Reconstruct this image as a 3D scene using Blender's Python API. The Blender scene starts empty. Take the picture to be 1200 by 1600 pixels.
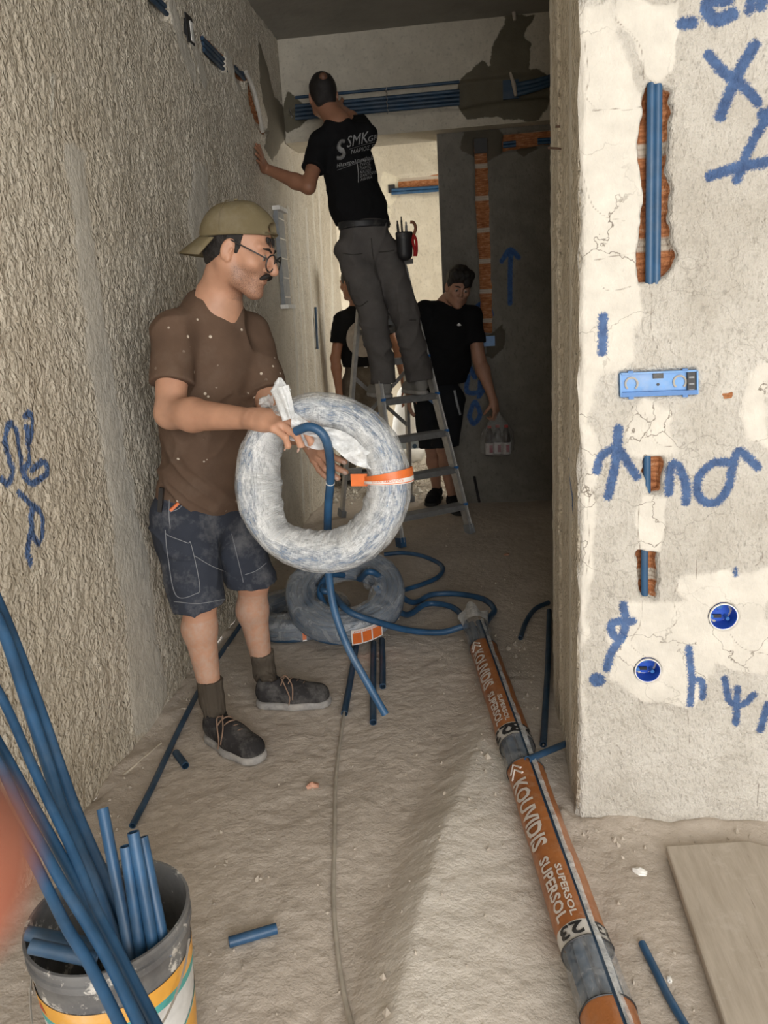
import bpy, bmesh, math, random
import numpy as np
from mathutils import Vector, Matrix
from mathutils.bvhtree import BVHTree

S = bpy.context.scene
COL = S.collection
random.seed(7)
RNG = np.random.default_rng(7)
rd = math.radians

# ------------------------------------------------------------------ camera
FPX, PITCH, ROLL, YAW, CH = 1213.3, rd(14.22), rd(-3.486), rd(6.99), 1.40
_f = np.array([-math.sin(YAW)*math.cos(PITCH), math.cos(YAW)*math.cos(PITCH), -math.sin(PITCH)])
_r = np.array([math.cos(YAW), math.sin(YAW), 0.0]); _u = np.cross(_r, _f)
CA = _r*math.cos(ROLL)+_u*math.sin(ROLL); CB = -_r*math.sin(ROLL)+_u*math.cos(ROLL); CC = _f
cam = bpy.data.cameras.new('camera'); camo = bpy.data.objects.new('camera', cam); COL.objects.link(camo)
camo.matrix_world = Matrix(((CA[0], CB[0], -CC[0], 0), (CA[1], CB[1], -CC[1], 0), (CA[2], CB[2], -CC[2], CH), (0, 0, 0, 1)))
cam.sensor_fit = 'VERTICAL'; cam.sensor_height = 36; cam.lens = 36*FPX/1600; cam.clip_start = 0.01
cam.dof.use_dof = True; cam.dof.focus_distance = 2.4; cam.dof.aperture_fstop = 11
S.camera = camo

# ------------------------------------------------------------------ light
w = bpy.data.worlds.new('daylight'); S.world = w; w.use_nodes = True
w.node_tree.nodes['Background'].inputs[0].default_value = (0.93, 0.96, 1.0, 1)
w.node_tree.nodes['Background'].inputs[1].default_value = 3.0
def area(name, loc, look, sx, sy, power, colour, portal=False):
    d = bpy.data.lights.new(name, 'AREA'); d.shape = 'RECTANGLE'; d.size = sx; d.size_y = sy
    d.energy = power; d.color = colour
    o = bpy.data.objects.new(name, d); COL.objects.link(o); o.location = loc
    o.rotation_euler = (Vector(look)-Vector(loc)).to_track_quat('-Z', 'Y').to_euler()
    if portal: d.cycles.is_portal = True
    return o
area('daylight_front_opening', (1.0, -2.3, 1.6), (0.2, 1.6, 0.9), 2.8, 2.3, 125, (1.0, 0.975, 0.94))
area('daylight_far_opening', (-2.6, 8.2, 1.5), (0.4, 8.4, 1.2), 1.9, 2.4, 45, (1.0, 0.97, 0.91))
area('far_right_fill', (1.36, 7.1, 1.55), (-1.2, 6.9, 1.3), 1.6, 1.8, 55, (1.0, 0.96, 0.88))  # added before the solid side wall to light the left wall; no window
VS = S.view_settings
VS.view_transform = 'Standard'; VS.look = 'None'; VS.gamma = 1.0; VS.use_curve_mapping = False
VS.exposure = 0.0

# ------------------------------------------------------------------ pixel of the photo -> point of the place
def ray(px, py): return CC + CA*(px-600)/FPX + CB*(800-py)/FPX
O3 = np.array([0, 0, CH])
def fl(px, py, z=0.0): d = ray(px, py); return O3 + d*((z-CH)/d[2])
def aty(px, py, Y): d = ray(px, py); return O3 + d*(Y/d[1])
def atx(px, py, X): d = ray(px, py); return O3 + d*(X/d[0])
V = lambda p: Vector((float(p[0]), float(p[1]), float(p[2])))
A3 = lambda *p: np.array(p, float)
def unit(v): v = np.array(v, float); return v/np.linalg.norm(v)

# ------------------------------------------------------------------ noise
def _hash(ix, iy, iz, s):
    n = (ix*374761393 + iy*668265263 + iz*2147483647 + s*1274126177) & 0xffffffff
    n = ((n ^ (n >> 13))*1274126177) & 0xffffffff
    return ((n ^ (n >> 16)) & 0xffff)/65535.0*2-1
def noise(x, y, z=0.0, s=0):
    x = np.asarray(x, float); y = np.asarray(y, float)+x*0; z = np.asarray(z, float)+x*0
    xi, yi, zi = np.floor(x).astype(np.int64), np.floor(y).astype(np.int64), np.floor(z).astype(np.int64)
    fx, fy, fz = x-xi, y-yi, z-zi
    fx, fy, fz = fx*fx*(3-2*fx), fy*fy*(3-2*fy), fz*fz*(3-2*fz)
    r = 0
    for a in (0, 1):
        for b in (0, 1):
            for c in (0, 1):
                r = r + _hash(xi+a, yi+b, zi+c, s)*(fx if a else 1-fx)*(fy if b else 1-fy)*(fz if c else 1-fz)
    return r
def fbm(x, y, z=0.0, s=0, o=3):
    r, a = 0, 1.0
    for i in range(o):
        r = r+a*noise(np.asarray(x)*2**i, np.asarray(y)*2**i, np.asarray(z)*2**i, s+i); a *= 0.5
    return r

# ------------------------------------------------------------------ object helpers
def tag(o, label=None, cat=None, group=None, kind=None):
    if label: o['label'] = label
    if cat: o['category'] = cat
    if group: o['group'] = group
    if kind: o['kind'] = kind
    return o
def mkobj(name, verts, faces, m, parent=None, smooth=True, attrs=None, sharp=None):
    me = bpy.data.meshes.new(name)
    if isinstance(verts, np.ndarray) and isinstance(faces, np.ndarray):
        nv, nf, k = len(verts), len(faces), faces.shape[1]
        me.vertices.add(nv); me.vertices.foreach_set('co', verts.astype(np.float32).ravel())
        me.loops.add(nf*k); me.loops.foreach_set('vertex_index', faces.astype(np.int32).ravel())
        me.polygons.add(nf); me.polygons.foreach_set('loop_start', np.arange(0, nf*k, k, dtype=np.int32))
        me.update(calc_edges=True); me.validate()
    else:
        me.from_pydata([tuple(map(float, v)) for v in verts], [], [tuple(f) for f in faces])
    if smooth: me.polygons.foreach_set('use_smooth', [True]*len(me.polygons))
    for k, a in (attrs or {}).items():
        at = me.attributes.new(k, 'FLOAT', 'POINT'); at.data.foreach_set('value', np.asarray(a, np.float32).ravel())
    if sharp: me.set_sharp_from_angle(angle=rd(sharp))
    for mm in (m if isinstance(m, (list, tuple)) else [m]): me.materials.append(mm)
    o = bpy.data.objects.new(name, me); COL.objects.link(o)
    if parent: o.parent = parent
    return o
def empty(name, loc, label=None, cat=None, group=None):
    o = bpy.data.objects.new(name, None); COL.objects.link(o); o.location = V(loc); o.empty_display_size = 0.05
    return tag(o, label, cat, group)
def keep(ch, root):
    ch.parent = root; ch.matrix_parent_inverse = Matrix.Translation(root.location).inverted(); return ch

class MB:
    """collects shapes into one mesh"""
    def __init__(s): s.v = []; s.f = []; s.mi = []
    def add(s, v, f, mi=0):
        b = len(s.v); s.v += [tuple(map(float, q)) for q in v]; s.f += [tuple(i+b for i in q) for q in f]; s.mi += [mi]*len(f); return s
    def box(s, c, d, R=None, mi=0):
        c = A3(*c); R = np.eye(3) if R is None else np.array(R, float)
        q = [c + R @ (A3(x, y, z)*A3(*d)/2) for x in (-1, 1) for y in (-1, 1) for z in (-1, 1)]
        return s.add(q, [(0, 1, 3, 2), (4, 6, 7, 5), (0, 4, 5, 1), (2, 3, 7, 6), (0, 2, 6, 4), (1, 5, 7, 3)], mi)
    def tube(s, pts, r, n=12, caps=True, mi=0, up=None, ry=None):
        P = [A3(*p) for p in pts]; m = len(P)
        rr = r if hasattr(r, '__len__') else [r]*m
        t = [unit(P[min(i+1, m-1)]-P[max(i-1, 0)]) for i in range(m)]
        a = A3(0, 0, 1) if up is None else A3(*up)
        if abs(a @ t[0]) > 0.95: a = A3(1, 0, 0)
        x = unit(np.cross(a, t[0])); v = []
        for i in range(m):
            x = unit(x - t[i]*(x @ t[i])); y = np.cross(t[i], x)
            ra = rr[i]; rb = ra if ry is None else ry*ra
            for k in range(n):
                an = 2*math.pi*k/n; v.append(P[i]+x*math.cos(an)*ra+y*math.sin(an)*rb)
        f = [(i*n+k, i*n+(k+1) % n, (i+1)*n+(k+1) % n, (i+1)*n+k) for i in range(m-1) for k in range(n)]
        if caps: f += [tuple(range(n))[::-1], tuple((m-1)*n+k for k in range(n))]
        return s.add(v, f, mi)
    def pipe(s, pts, r, wall=0.0022, n=16, mi=0):
        """hollow tube with an open bore at both ends"""
        P = [A3(*p) for p in pts]; a, b = unit(P[1]-P[0]), unit(P[-1]-P[-2])
        s.tube(P, r, n, caps=False, mi=mi); o = len(s.v)-n*len(P)
        bore = min(0.03, 0.3*float(np.linalg.norm(P[-1]-P[0]))) or 0.02
        for base, p, d in ((o, P[0], a), (o+n*(len(P)-1), P[-1], -b)):
            ring = [A3(*s.v[base+k]) for k in range(n)]
            inn = [p+(q-p)*(1-wall/r) for q in ring]; deep = [q+d*bore for q in inn]
            b0 = len(s.v); s.v += [tuple(q) for q in inn+deep]
            for k in range(n):
                k2 = (k+1) % n
                s.f += [(base+k, base+k2, b0+k2, b0+k), (b0+k, b0+k2, b0+n+k2, b0+n+k)]; s.mi += [mi, mi]
            s.f.append(tuple(b0+n+k for k in range(n))); s.mi.append(mi)
        return s
    def lathe(s, prof, c=(0, 0, 0), n=32, R=None, mi=0, close=False):
        R = np.eye(3) if R is None else np.array(R, float); c = A3(*c); v = []
        for (r, z) in prof:
            for k in range(n):
                an = 2*math.pi*k/n; v.append(c+R @ A3(r*math.cos(an), r*math.sin(an), z))
        m = len(prof)
        f = [(i*n+k, i*n+(k+1) % n, (i+1)*n+(k+1) % n, (i+1)*n+k) for i in range(m-1) for k in range(n)]
        if close: f += [tuple(range(n))[::-1], tuple((m-1)*n+k for k in range(n))]
        return s.add(v, f, mi)
    def build(s, name, m, parent=None, smooth=True, sharp=35):
        o = mkobj(name, s.v, s.f, m, parent, smooth, sharp=sharp if smooth else None)
        if any(s.mi): o.data.polygons.foreach_set('material_index', s.mi)
        return o
def spline(pts, n=10):
    P = [A3(*p) for p in pts]; P = [2*P[0]-P[1]]+P+[2*P[-1]-P[-2]]; out = []
    for i in range(1, len(P)-2):
        p0, p1, p2, p3 = P[i-1:i+3]
        for k in range(n):
            t = k/n; out.append(0.5*((2*p1)+(-p0+p2)*t+(2*p0-5*p1+4*p2-p3)*t*t+(-p0+3*p1-3*p2+p3)*t**3))
    return out+[P[-2]]
def frame(z, x=None):
    z = unit(z); x = A3(0, 0, 1) if x is None else A3(*x)
    if abs(unit(x) @ z) > 0.98: x = A3(1, 0, 0)
    y = unit(np.cross(z, x)); x = np.cross(y, z); return np.stack([x, y, z], 1)

# ------------------------------------------------------------------ materials
MATS = {}
class NT:
    def __init__(s, name):
        s.m = bpy.data.materials.new(name); s.m.use_nodes = True; s.t = s.m.node_tree
        s.b = s.t.nodes['Principled BSDF']; s.out = s.t.nodes['Material Output']; s.tc = None
    def n(s, t, **k):
        q = s.t.nodes.new(t)
        for a, b in k.items(): setattr(q, a, b)
        return q
    def l(s, a, b): s.t.links.new(a, b)
    def co(s, scale=(1, 1, 1)):
        if s.tc is None: s.tc = s.n('ShaderNodeTexCoord')
        mp = s.n('ShaderNodeMapping'); s.l(s.tc.outputs['Object'], mp.inputs[0]); mp.inputs['Scale'].default_value = scale
        return mp.outputs[0]
    def noise(s, scale, detail=3, rough=0.55, stretch=(1, 1, 1), dist=0):
        q = s.n('ShaderNodeTexNoise'); s.l(s.co(stretch), q.inputs['Vector'])
        q.inputs['Scale'].default_value = scale; q.inputs['Detail'].default_value = detail
        q.inputs['Roughness'].default_value = rough; q.inputs['Distortion'].default_value = dist; return q.outputs[0]
    def vor(s, scale, stretch=(1, 1, 1), feature='F1'):
        q = s.n('ShaderNodeTexVoronoi', feature=feature); s.l(s.co(stretch), q.inputs['Vector']); q.inputs['Scale'].default_value = scale
        return q.outputs['Distance']
    def attr(s, name):
        q = s.n('ShaderNodeAttribute', attribute_name=name); return q.outputs['Fac']
    def ramp(s, src, stops):
        q = s.n('ShaderNodeValToRGB'); s.l(src, q.inputs[0]); e = q.color_ramp.elements
        while len(e) > 1: e.remove(e[-1])
        for i, (p, c) in enumerate(stops):
            x = e[0] if i == 0 else e.new(p); x.position = p
            x.color = (*c, 1) if hasattr(c, '__len__') else (c, c, c, 1)
        return q.outputs[0]
    def mix(s, fac, a, b, mode='MIX'):
        q = s.n('ShaderNodeMix', data_type='RGBA', blend_type=mode)
        for src, i in ((fac, 0), (a, 6), (b, 7)):
            if hasattr(src, 'links'): s.l(src, q.inputs[i])
            else: q.inputs[i].default_value = src if i == 0 else (*src, 1)
        return q.outputs[2]
    def math(s, op, a, b=0.0, clamp=False):
        q = s.n('ShaderNodeMath', operation=op, use_clamp=clamp)
        for src, i in ((a, 0), (b, 1)):
            if hasattr(src, 'links'): s.l(src, q.inputs[i])
            else: q.inputs[i].default_value = src
        return q.outputs[0]
    def bump(s, h, strength=0.5, dist=0.01, prev=None):
        q = s.n('ShaderNodeBump'); s.l(h, q.inputs['Height'])
        if hasattr(strength, 'links'): s.l(strength, q.inputs['Strength'])
        else: q.inputs['Strength'].default_value = strength
        q.inputs['Distance'].default_value = dist
        if prev: s.l(prev, q.inputs['Normal'])
        return q.outputs[0]
    def fin(s, base=None, rough=None, normal=None, metal=None, **kw):
        for v, k in ((base, 'Base Color'), (rough, 'Roughness'), (normal, 'Normal'), (metal, 'Metallic')):
            if v is None: continue
            if hasattr(v, 'links'): s.l(v, s.b.inputs[k])
            else: s.b.inputs[k].default_value = (*v, 1) if k == 'Base Color' else v
        for k, v in kw.items(): s.b.inputs[k.replace('_', ' ')].default_value = v
        return s.m
def simple(name, c, rough=0.6, metal=0.0, var=0.15, scale=30, bump=0.15, bd=0.002, dust=0.0, dustc=(0.55, 0.5, 0.44), bscale=None, **kw):
    t = NT(name); n = t.noise(scale, 4)
    base = t.ramp(n, [(0.3, tuple(x*(1-var) for x in c)), (0.7, tuple(min(1, x*(1+var)) for x in c))])
    if dust: base = t.mix(t.ramp(t.noise(scale*0.35, 6, 0.7), [(0.62-dust*0.35, 0.0), (0.75, dust)]), base, dustc)
    return t.fin(base, rough, t.bump(t.noise(bscale or scale*4, 3), bump, bd), metal, **kw)

def wall_material(name, c1, c2, bstr=0.8, bsc=60, smoothc=(0.50, 0.45, 0.37), wetc=(0.20, 0.175, 0.13), crack=0.0, stretch=(1, 1, 0.6), peb=0.0):
    t = NT(name)
    big = t.noise(1.7, 5, 0.6); mid = t.noise(9, 5, 0.65)
    base = t.ramp(t.math('ADD', t.math('MULTIPLY', big, 0.55), t.math('MULTIPLY', mid, 0.45)), [(0.36, c1), (0.64, c2)])
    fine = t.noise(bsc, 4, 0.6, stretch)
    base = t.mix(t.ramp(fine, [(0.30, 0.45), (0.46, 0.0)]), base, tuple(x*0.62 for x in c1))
    sm = t.attr('smooth'); wet = t.attr('wet'); br = t.attr('brick'); pt = t.attr('paint')
    jit = t.noise(55, 4, 0.7)
    def edge(a, lo=0.42, hi=0.58, amt=0.5):
        return t.ramp(t.math('ADD', a, t.math('MULTIPLY', t.math('SUBTRACT', jit, 0.5), amt)), [(lo, 0.0), (hi, 1.0)])
    smf, wf, bf = edge(sm, 0.35, 0.65), edge(wet, amt=0.6), edge(br, 0.45, 0.55, 0.2)
    smv = t.ramp(t.noise(14, 5, 0.6), [(0.35, tuple(x*0.9 for x in smoothc)), (0.7, tuple(min(1, x*1.08) for x in smoothc))])
    base = t.mix(smf, base, smv)
    base = t.mix(edge(t.attr('pale_lit_strip'), 0.35, 0.65), base, (0.80, 0.76, 0.66))
    if crack:
        vd = t.n('ShaderNodeTexVoronoi', feature='DISTANCE_TO_EDGE')
        nz = t.n('ShaderNodeTexNoise'); t.l(t.co(), nz.inputs['Vector']); nz.inputs['Scale'].default_value = 9; nz.inputs['Detail'].default_value = 5
        ad = t.n('ShaderNodeMix', data_type='RGBA', blend_type='LINEAR_LIGHT'); ad.inputs[0].default_value = 0.12
        t.l(t.co(), ad.inputs[6]); t.l(nz.outputs[1], ad.inputs[7]); t.l(ad.outputs[2], vd.inputs['Vector']); vd.inputs['Scale'].default_value = 5.5
        gate = t.ramp(t.noise(2.3, 2), [(0.45, 0.0), (0.6, 1.0)])
        cr = t.math('MULTIPLY', t.ramp(vd.outputs['Distance'], [(0.0, 1.0), (0.012, 0.0)]), t.math('MULTIPLY', gate, crack))
        cr = t.math('MULTIPLY', cr, t.math('ADD', t.math('MULTIPLY', smf, 0.6), 0.4))
        base = t.mix(cr, base, (0.16, 0.13, 0.10))
    base = t.mix(t.math('MULTIPLY', t.ramp(t.math('ADD', t.attr('lines'), t.math('MULTIPLY', t.math('SUBTRACT', jit, 0.5), 0.35)), [(0.42, 0.0), (0.70, 1.0)]), 0.7), base, (0.17, 0.125, 0.09))
    # blue marking spray
    pm = t.ramp(t.math('ADD', pt, t.math('MULTIPLY', t.math('SUBTRACT', t.noise(190, 4, 0.75), 0.5), 1.5)), [(0.36, 0.0), (0.66, 0.92)])
    base = t.mix(pm, base, t.ramp(t.noise(40, 3), [(0.3, (0.022, 0.075, 0.22)), (0.7, (0.06, 0.15, 0.36))]))
    wv = t.ramp(t.noise(7, 4), [(0.35, tuple(x*0.88 for x in wetc)), (0.7, tuple(x*1.12 for x in wetc))])
    base = t.mix(wf, base, wv)
    bk = t.ramp(t.noise(24, 5, 0.7, (1, 1, 3.5)), [(0.32, (0.24, 0.085, 0.035)), (0.55, (0.50, 0.21, 0.09)), (0.72, (0.62, 0.40, 0.25))])
    wvz = t.n('ShaderNodeTexWave', wave_type='BANDS', bands_direction='Z'); t.l(t.co(), wvz.inputs['Vector']); wvz.inputs['Scale'].default_value = 1.55
    wvz.inputs['Distortion'].default_value = 0.5; wvz.inputs['Detail'].default_value = 2
    bk = t.mix(t.ramp(wvz.outputs['Fac'], [(0.93, 0.0), (0.965, 1.0)]), bk, (0.56, 0.49, 0.40))
    wv2 = t.n('ShaderNodeTexWave', wave_type='BANDS', bands_direction='Z'); t.l(t.co(), wv2.inputs['Vector']); wv2.inputs['Scale'].default_value = 24; wv2.inputs['Distortion'].default_value = 1.5
    bk = t.mix(t.ramp(wv2.outputs['Fac'], [(0.0, 0.30), (0.5, 0.0)]), bk, (0.16, 0.06, 0.03))
    base = t.mix(bf, base, bk)
    rough_amt = t.math('SUBTRACT', 1.0, t.math('MULTIPLY', t.math('MAXIMUM', smf, wf), 0.72), True)
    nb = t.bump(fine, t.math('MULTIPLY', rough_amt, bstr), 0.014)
    if peb:
        vz = t.n('ShaderNodeTexVoronoi', feature='SMOOTH_F1'); vz.inputs['Scale'].default_value = 78
        nz = t.n('ShaderNodeTexNoise'); t.l(t.co(stretch), nz.inputs['Vector']); nz.inputs['Scale'].default_value = 30
        ad = t.n('ShaderNodeMix', data_type='RGBA', blend_type='LINEAR_LIGHT'); ad.inputs[0].default_value = 0.02
        t.l(t.co(stretch), ad.inputs[6]); t.l(nz.outputs[1], ad.inputs[7]); t.l(ad.outputs[2], vz.inputs['Vector'])
        inv = t.math('SUBTRACT', 1.0, vz.outputs['Distance'])
        nb = t.bump(inv, t.math('MULTIPLY', rough_amt, peb), 0.012, nb)
    nb = t.bump(t.noise(bsc*3.3, 3, 0.6, stretch), 0.35, 0.003, nb)
    nb = t.bump(mid, 0.25, 0.02, nb)
    return t.fin(base, t.mix(wf, (0.93,)*3, (0.6,)*3), nb, Specular_IOR_Level=0.2)

M = {}
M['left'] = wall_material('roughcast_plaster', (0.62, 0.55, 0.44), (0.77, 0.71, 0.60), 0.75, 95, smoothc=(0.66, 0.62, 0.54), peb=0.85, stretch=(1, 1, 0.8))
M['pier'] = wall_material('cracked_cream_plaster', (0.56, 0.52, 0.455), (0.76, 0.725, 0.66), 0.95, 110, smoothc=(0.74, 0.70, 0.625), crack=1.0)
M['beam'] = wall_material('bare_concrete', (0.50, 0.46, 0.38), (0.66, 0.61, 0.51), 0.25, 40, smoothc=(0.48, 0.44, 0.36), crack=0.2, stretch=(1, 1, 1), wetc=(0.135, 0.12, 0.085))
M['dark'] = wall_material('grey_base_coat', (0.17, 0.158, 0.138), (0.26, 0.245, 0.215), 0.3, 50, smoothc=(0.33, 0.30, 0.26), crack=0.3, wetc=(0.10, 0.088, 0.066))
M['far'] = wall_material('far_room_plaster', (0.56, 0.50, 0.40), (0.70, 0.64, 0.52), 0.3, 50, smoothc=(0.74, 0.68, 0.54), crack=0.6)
M['ceil'] = simple('ceiling_concrete', (0.30, 0.285, 0.25), 0.9, var=0.15, scale=3, bump=0.4, bd=0.01, bscale=18)
def floor_material():
    t = NT('dusty_screed'); n = t.noise(2.2, 6, 0.6); n2 = t.noise(26, 5, 0.65)
    b = t.ramp(t.math('ADD', t.math('MULTIPLY', n, 0.6), t.math('MULTIPLY', n2, 0.4)), [(0.36, (0.46, 0.40, 0.34)), (0.64, (0.62, 0.55, 0.48))])
    b = t.mix(t.ramp(t.noise(95, 3, 0.7), [(0.64, 0.0), (0.72, 0.55)]), b, (0.66, 0.60, 0.53))
    b = t.mix(t.ramp(t.noise(70, 3, 0.7), [(0.24, 0.6), (0.33, 0.0)]), b, (0.20, 0.16, 0.13))
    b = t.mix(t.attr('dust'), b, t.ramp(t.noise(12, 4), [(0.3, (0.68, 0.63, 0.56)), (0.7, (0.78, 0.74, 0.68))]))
    b = t.mix(t.attr('rubble'), b, t.ramp(t.noise(45, 5, 0.75), [(0.33, (0.20, 0.17, 0.14)), (0.5, (0.45, 0.40, 0.34)), (0.68, (0.72, 0.67, 0.58))]))
    nb = t.bump(t.noise(42, 5, 0.6), 0.55, 0.012); nb = t.bump(t.noise(160, 3), 0.4, 0.003, nb)
    return t.fin(b, 0.93, nb, Specular_IOR_Level=0.2)
M['floor'] = floor_material()

# ------------------------------------------------------------------ masks on a wall
def seg_dist(U, W, pts):
    d = np.full(U.shape, 9.0)
    for (a, b), (c, e) in zip(pts[:-1], pts[1:]):
        L = (c-a)**2+(e-b)**2+1e-12
        t = np.clip(((U-a)*(c-a)+(W-b)*(e-b))/L, 0, 1)
        d = np.minimum(d, np.hypot(U-a-t*(c-a), W-b-t*(e-b)))
    return d
def in_poly(U, W, poly, jit=0.0, js=25, seed=0, soft=0.006):
    if jit: U, W = U+jit*fbm(U*js, W*js, 0, seed, 3), W+jit*fbm(U*js, W*js, 7.7, seed+9, 3)
    ins = np.zeros(U.shape, bool); n = len(poly)
    for i in range(n):
        (x1, y1), (x2, y2) = poly[i], poly[(i+1) % n]
        if y1 == y2: continue
        c = ((y1 > W) != (y2 > W)) & (U < (x2-x1)*(W-y1)/(y2-y1)+x1); ins ^= c
    d = seg_dist(U, W, list(poly)+[poly[0]])
    return np.clip(0.5+np.where(ins, d, -d)/soft*0.5, 0, 1)
def wall_grid(name, us, vs, place, disp, m, masks, recess=(), label=None):
    """us, vs: coordinates on the wall; place(u, v, depth) -> xyz; depth is positive towards the room"""
    U, W = np.meshgrid(us, vs, indexing='ij'); D = disp(U, W); A = {}
    for k, f in masks.items(): A[k] = np.clip(f(U, W), 0, 1)
    for k in ('smooth', 'wet'):
        if k in A: D = D*(1-0.75*A[k])+A[k]*(0.003 if k == 'smooth' else 0.006)
    for r, dep in recess: D = D*(1-r(U, W))-dep*r(U, W)
    X = np.stack(place(U, W, D), -1).reshape(-1, 3); nu, nv = len(us), len(vs)
    i = np.arange(nu-1)[:, None]*nv+np.arange(nv-1)[None]; i = i.ravel()
    F = np.stack([i, i+nv, i+nv+1, i+1], 1)
    o = mkobj(name, X, F, m, attrs=A); tag(o, kind='structure'); return o
def rng(*seg):
    out = []
    for a, b, s in seg: out += list(np.arange(a, b-1e-6, s))
    out.append(seg[-1][1]); return np.array(out)
LX, PX, PY, BY, DY, CZ = -1.19, 0.256, 1.93, 5.55, 5.68, 3.17
L2 = lambda pts: [(atx(a, b, LX)[1], atx(a, b, LX)[2]) for a, b in pts]
P2 = lambda pts: [(aty(a, b, PY)[0], aty(a, b, PY)[2]) for a, b in pts]
B2 = lambda pts: [(aty(a, b, BY)[0], aty(a, b, BY)[2]) for a, b in pts]
D2 = lambda pts: [(aty(a, b, DY)[0], aty(a, b, DY)[2]) for a, b in pts]
FY = 8.6
F2 = lambda pts: [(aty(a, b, FY)[0], aty(a, b, FY)[2]) for a, b in pts]
def mx(*fs): return lambda U, W: np.maximum.reduce([f(U, W) for f in fs])
def poly(pts, jit=0.012, js=25, soft=0.012, seed=0): return lambda U, W: in_poly(U, W, pts, jit, js, seed, soft)
def stroke(pts, wd, soft=0.010, sp=True):
    pts = [tuple(p[:2]) for p in spline([(a, b, 0) for a, b in pts], 6)] if sp and len(pts) > 2 else pts
    return lambda U, W: np.clip(0.5+(wd/2-seg_dist(U, W, pts))/soft, 0, 1)

# ---- left wall
def left_disp(U, W):
    return 0.0042*fbm(U*52, W*34, 0, 3, 3)+0.010*fbm(U*2.2, W*1.6, 0, 5, 2)
strip = [(100, 225), (132, 235), (152, 420), (185, 640), (230, 900), (262, 1090), (245, 1140), (212, 1150), (190, 950), (150, 640), (120, 400)]
patch1 = [(300, 245), (322, 262), (328, 350), (340, 440), (310, 440), (296, 330)]
far_strips = [stroke(L2([(x, y0), (x2, 800)]), wd, 0.02, False) for x, y0, x2, wd in ((452, 330, 475, 0.07), (478, 330, 505, 0.06), (497, 290, 520, 0.08), (466, 420, 486, 0.035))]
tr = [[(232, -20), (250, -20), (262, 10), (268, 35), (255, 40), (238, 15)], [(288, 30), (296, 40), (299, 62), (293, 60), (288, 48)],
      [(311, 48), (330, 68), (352, 88), (352, 112), (345, 112), (320, 80)], [(366, 100), (384, 118), (388, 140), (380, 140), (368, 124)],
      [(388, 120), (396, 140), (406, 175), (418, 205), (414, 212), (402, 196), (392, 160)]]
trm = mx(*[poly(L2(p), 0.006, 18, 0.006) for p in tr])
brk = mx(*[poly(L2(p), 0.006, 18, 0.006) for p in ([(311, 48), (330, 66), (352, 86), (350, 100), (330, 84)], [(366, 98), (386, 118), (386, 128), (370, 112)], tr[4])])
grafL = [[(3, 748), (12, 756), (20, 735), (8, 700), (10, 665), (22, 668), (30, 700), (34, 735), (45, 720), (42, 690)], [(38, 650), (48, 648), (47, 690), (40, 668)],
         [(48, 735), (66, 722), (72, 740), (50, 755), (38, 745)], [(30, 770), (50, 790), (62, 800), (68, 835), (60, 850), (50, 820), (52, 790)], [(52, 820), (45, 860), (52, 882)]]
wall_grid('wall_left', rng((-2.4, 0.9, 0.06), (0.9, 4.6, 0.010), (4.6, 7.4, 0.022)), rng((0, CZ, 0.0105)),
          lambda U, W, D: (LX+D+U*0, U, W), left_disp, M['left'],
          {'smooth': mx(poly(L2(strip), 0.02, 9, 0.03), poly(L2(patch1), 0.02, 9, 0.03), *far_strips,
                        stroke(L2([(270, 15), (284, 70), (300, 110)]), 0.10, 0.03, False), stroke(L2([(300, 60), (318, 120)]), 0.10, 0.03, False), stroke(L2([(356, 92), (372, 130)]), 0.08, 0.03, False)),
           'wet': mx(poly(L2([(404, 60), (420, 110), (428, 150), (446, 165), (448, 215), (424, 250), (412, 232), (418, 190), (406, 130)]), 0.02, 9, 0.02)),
           'brick': brk, 'pale_lit_strip': mx(*[stroke(L2([(x, y0), (x2, 800)]), wd, 0.02, False) for x, y0, x2, wd in ((486, 250, 512, 0.05), (512, 240, 530, 0.09), (470, 380, 492, 0.03), (458, 260, 474, 0.02))], stroke(L2([(84, 118), (80, 195)]), 0.018, 0.02, False)),  # far strips painted paler for the far daylight falling on them
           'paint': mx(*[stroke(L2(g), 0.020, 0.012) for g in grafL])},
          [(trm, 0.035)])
# ---- pier front (faces the camera)
ch1 = [(1008, 128), (1030, 132), (1054, 140), (1052, 205), (1046, 260), (1050, 310), (1046, 370), (1058, 400), (1045, 425), (1020, 440), (998, 442), (1000, 350), (1006, 300), (1000, 220), (1008, 180)]
ch2 = [(1004, 715), (1036, 716), (1036, 765), (1020, 772), (1010, 750), (1000, 742)]
ch3 = [(998, 862), (1030, 862), (1022, 935), (1002, 930)]
chm = mx(*[poly(P2(c), 0.007, 22, 0.004, seed=i) for i, c in enumerate((ch1, ch2, ch3))])
boxes = [(1130, 963, 21), (1012, 1047, 19)]
holes = [poly(P2([(cx+r*math.cos(a), cy+r*0.93*math.sin(a)) for a in np.linspace(0, 2*math.pi, 24, endpoint=False)]), 0, soft=0.004) for cx, cy, r in boxes]
lb = poly(P2([(968, 582), (1088, 577), (1088, 617), (969, 620)]), 0, soft=0.004)
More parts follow.
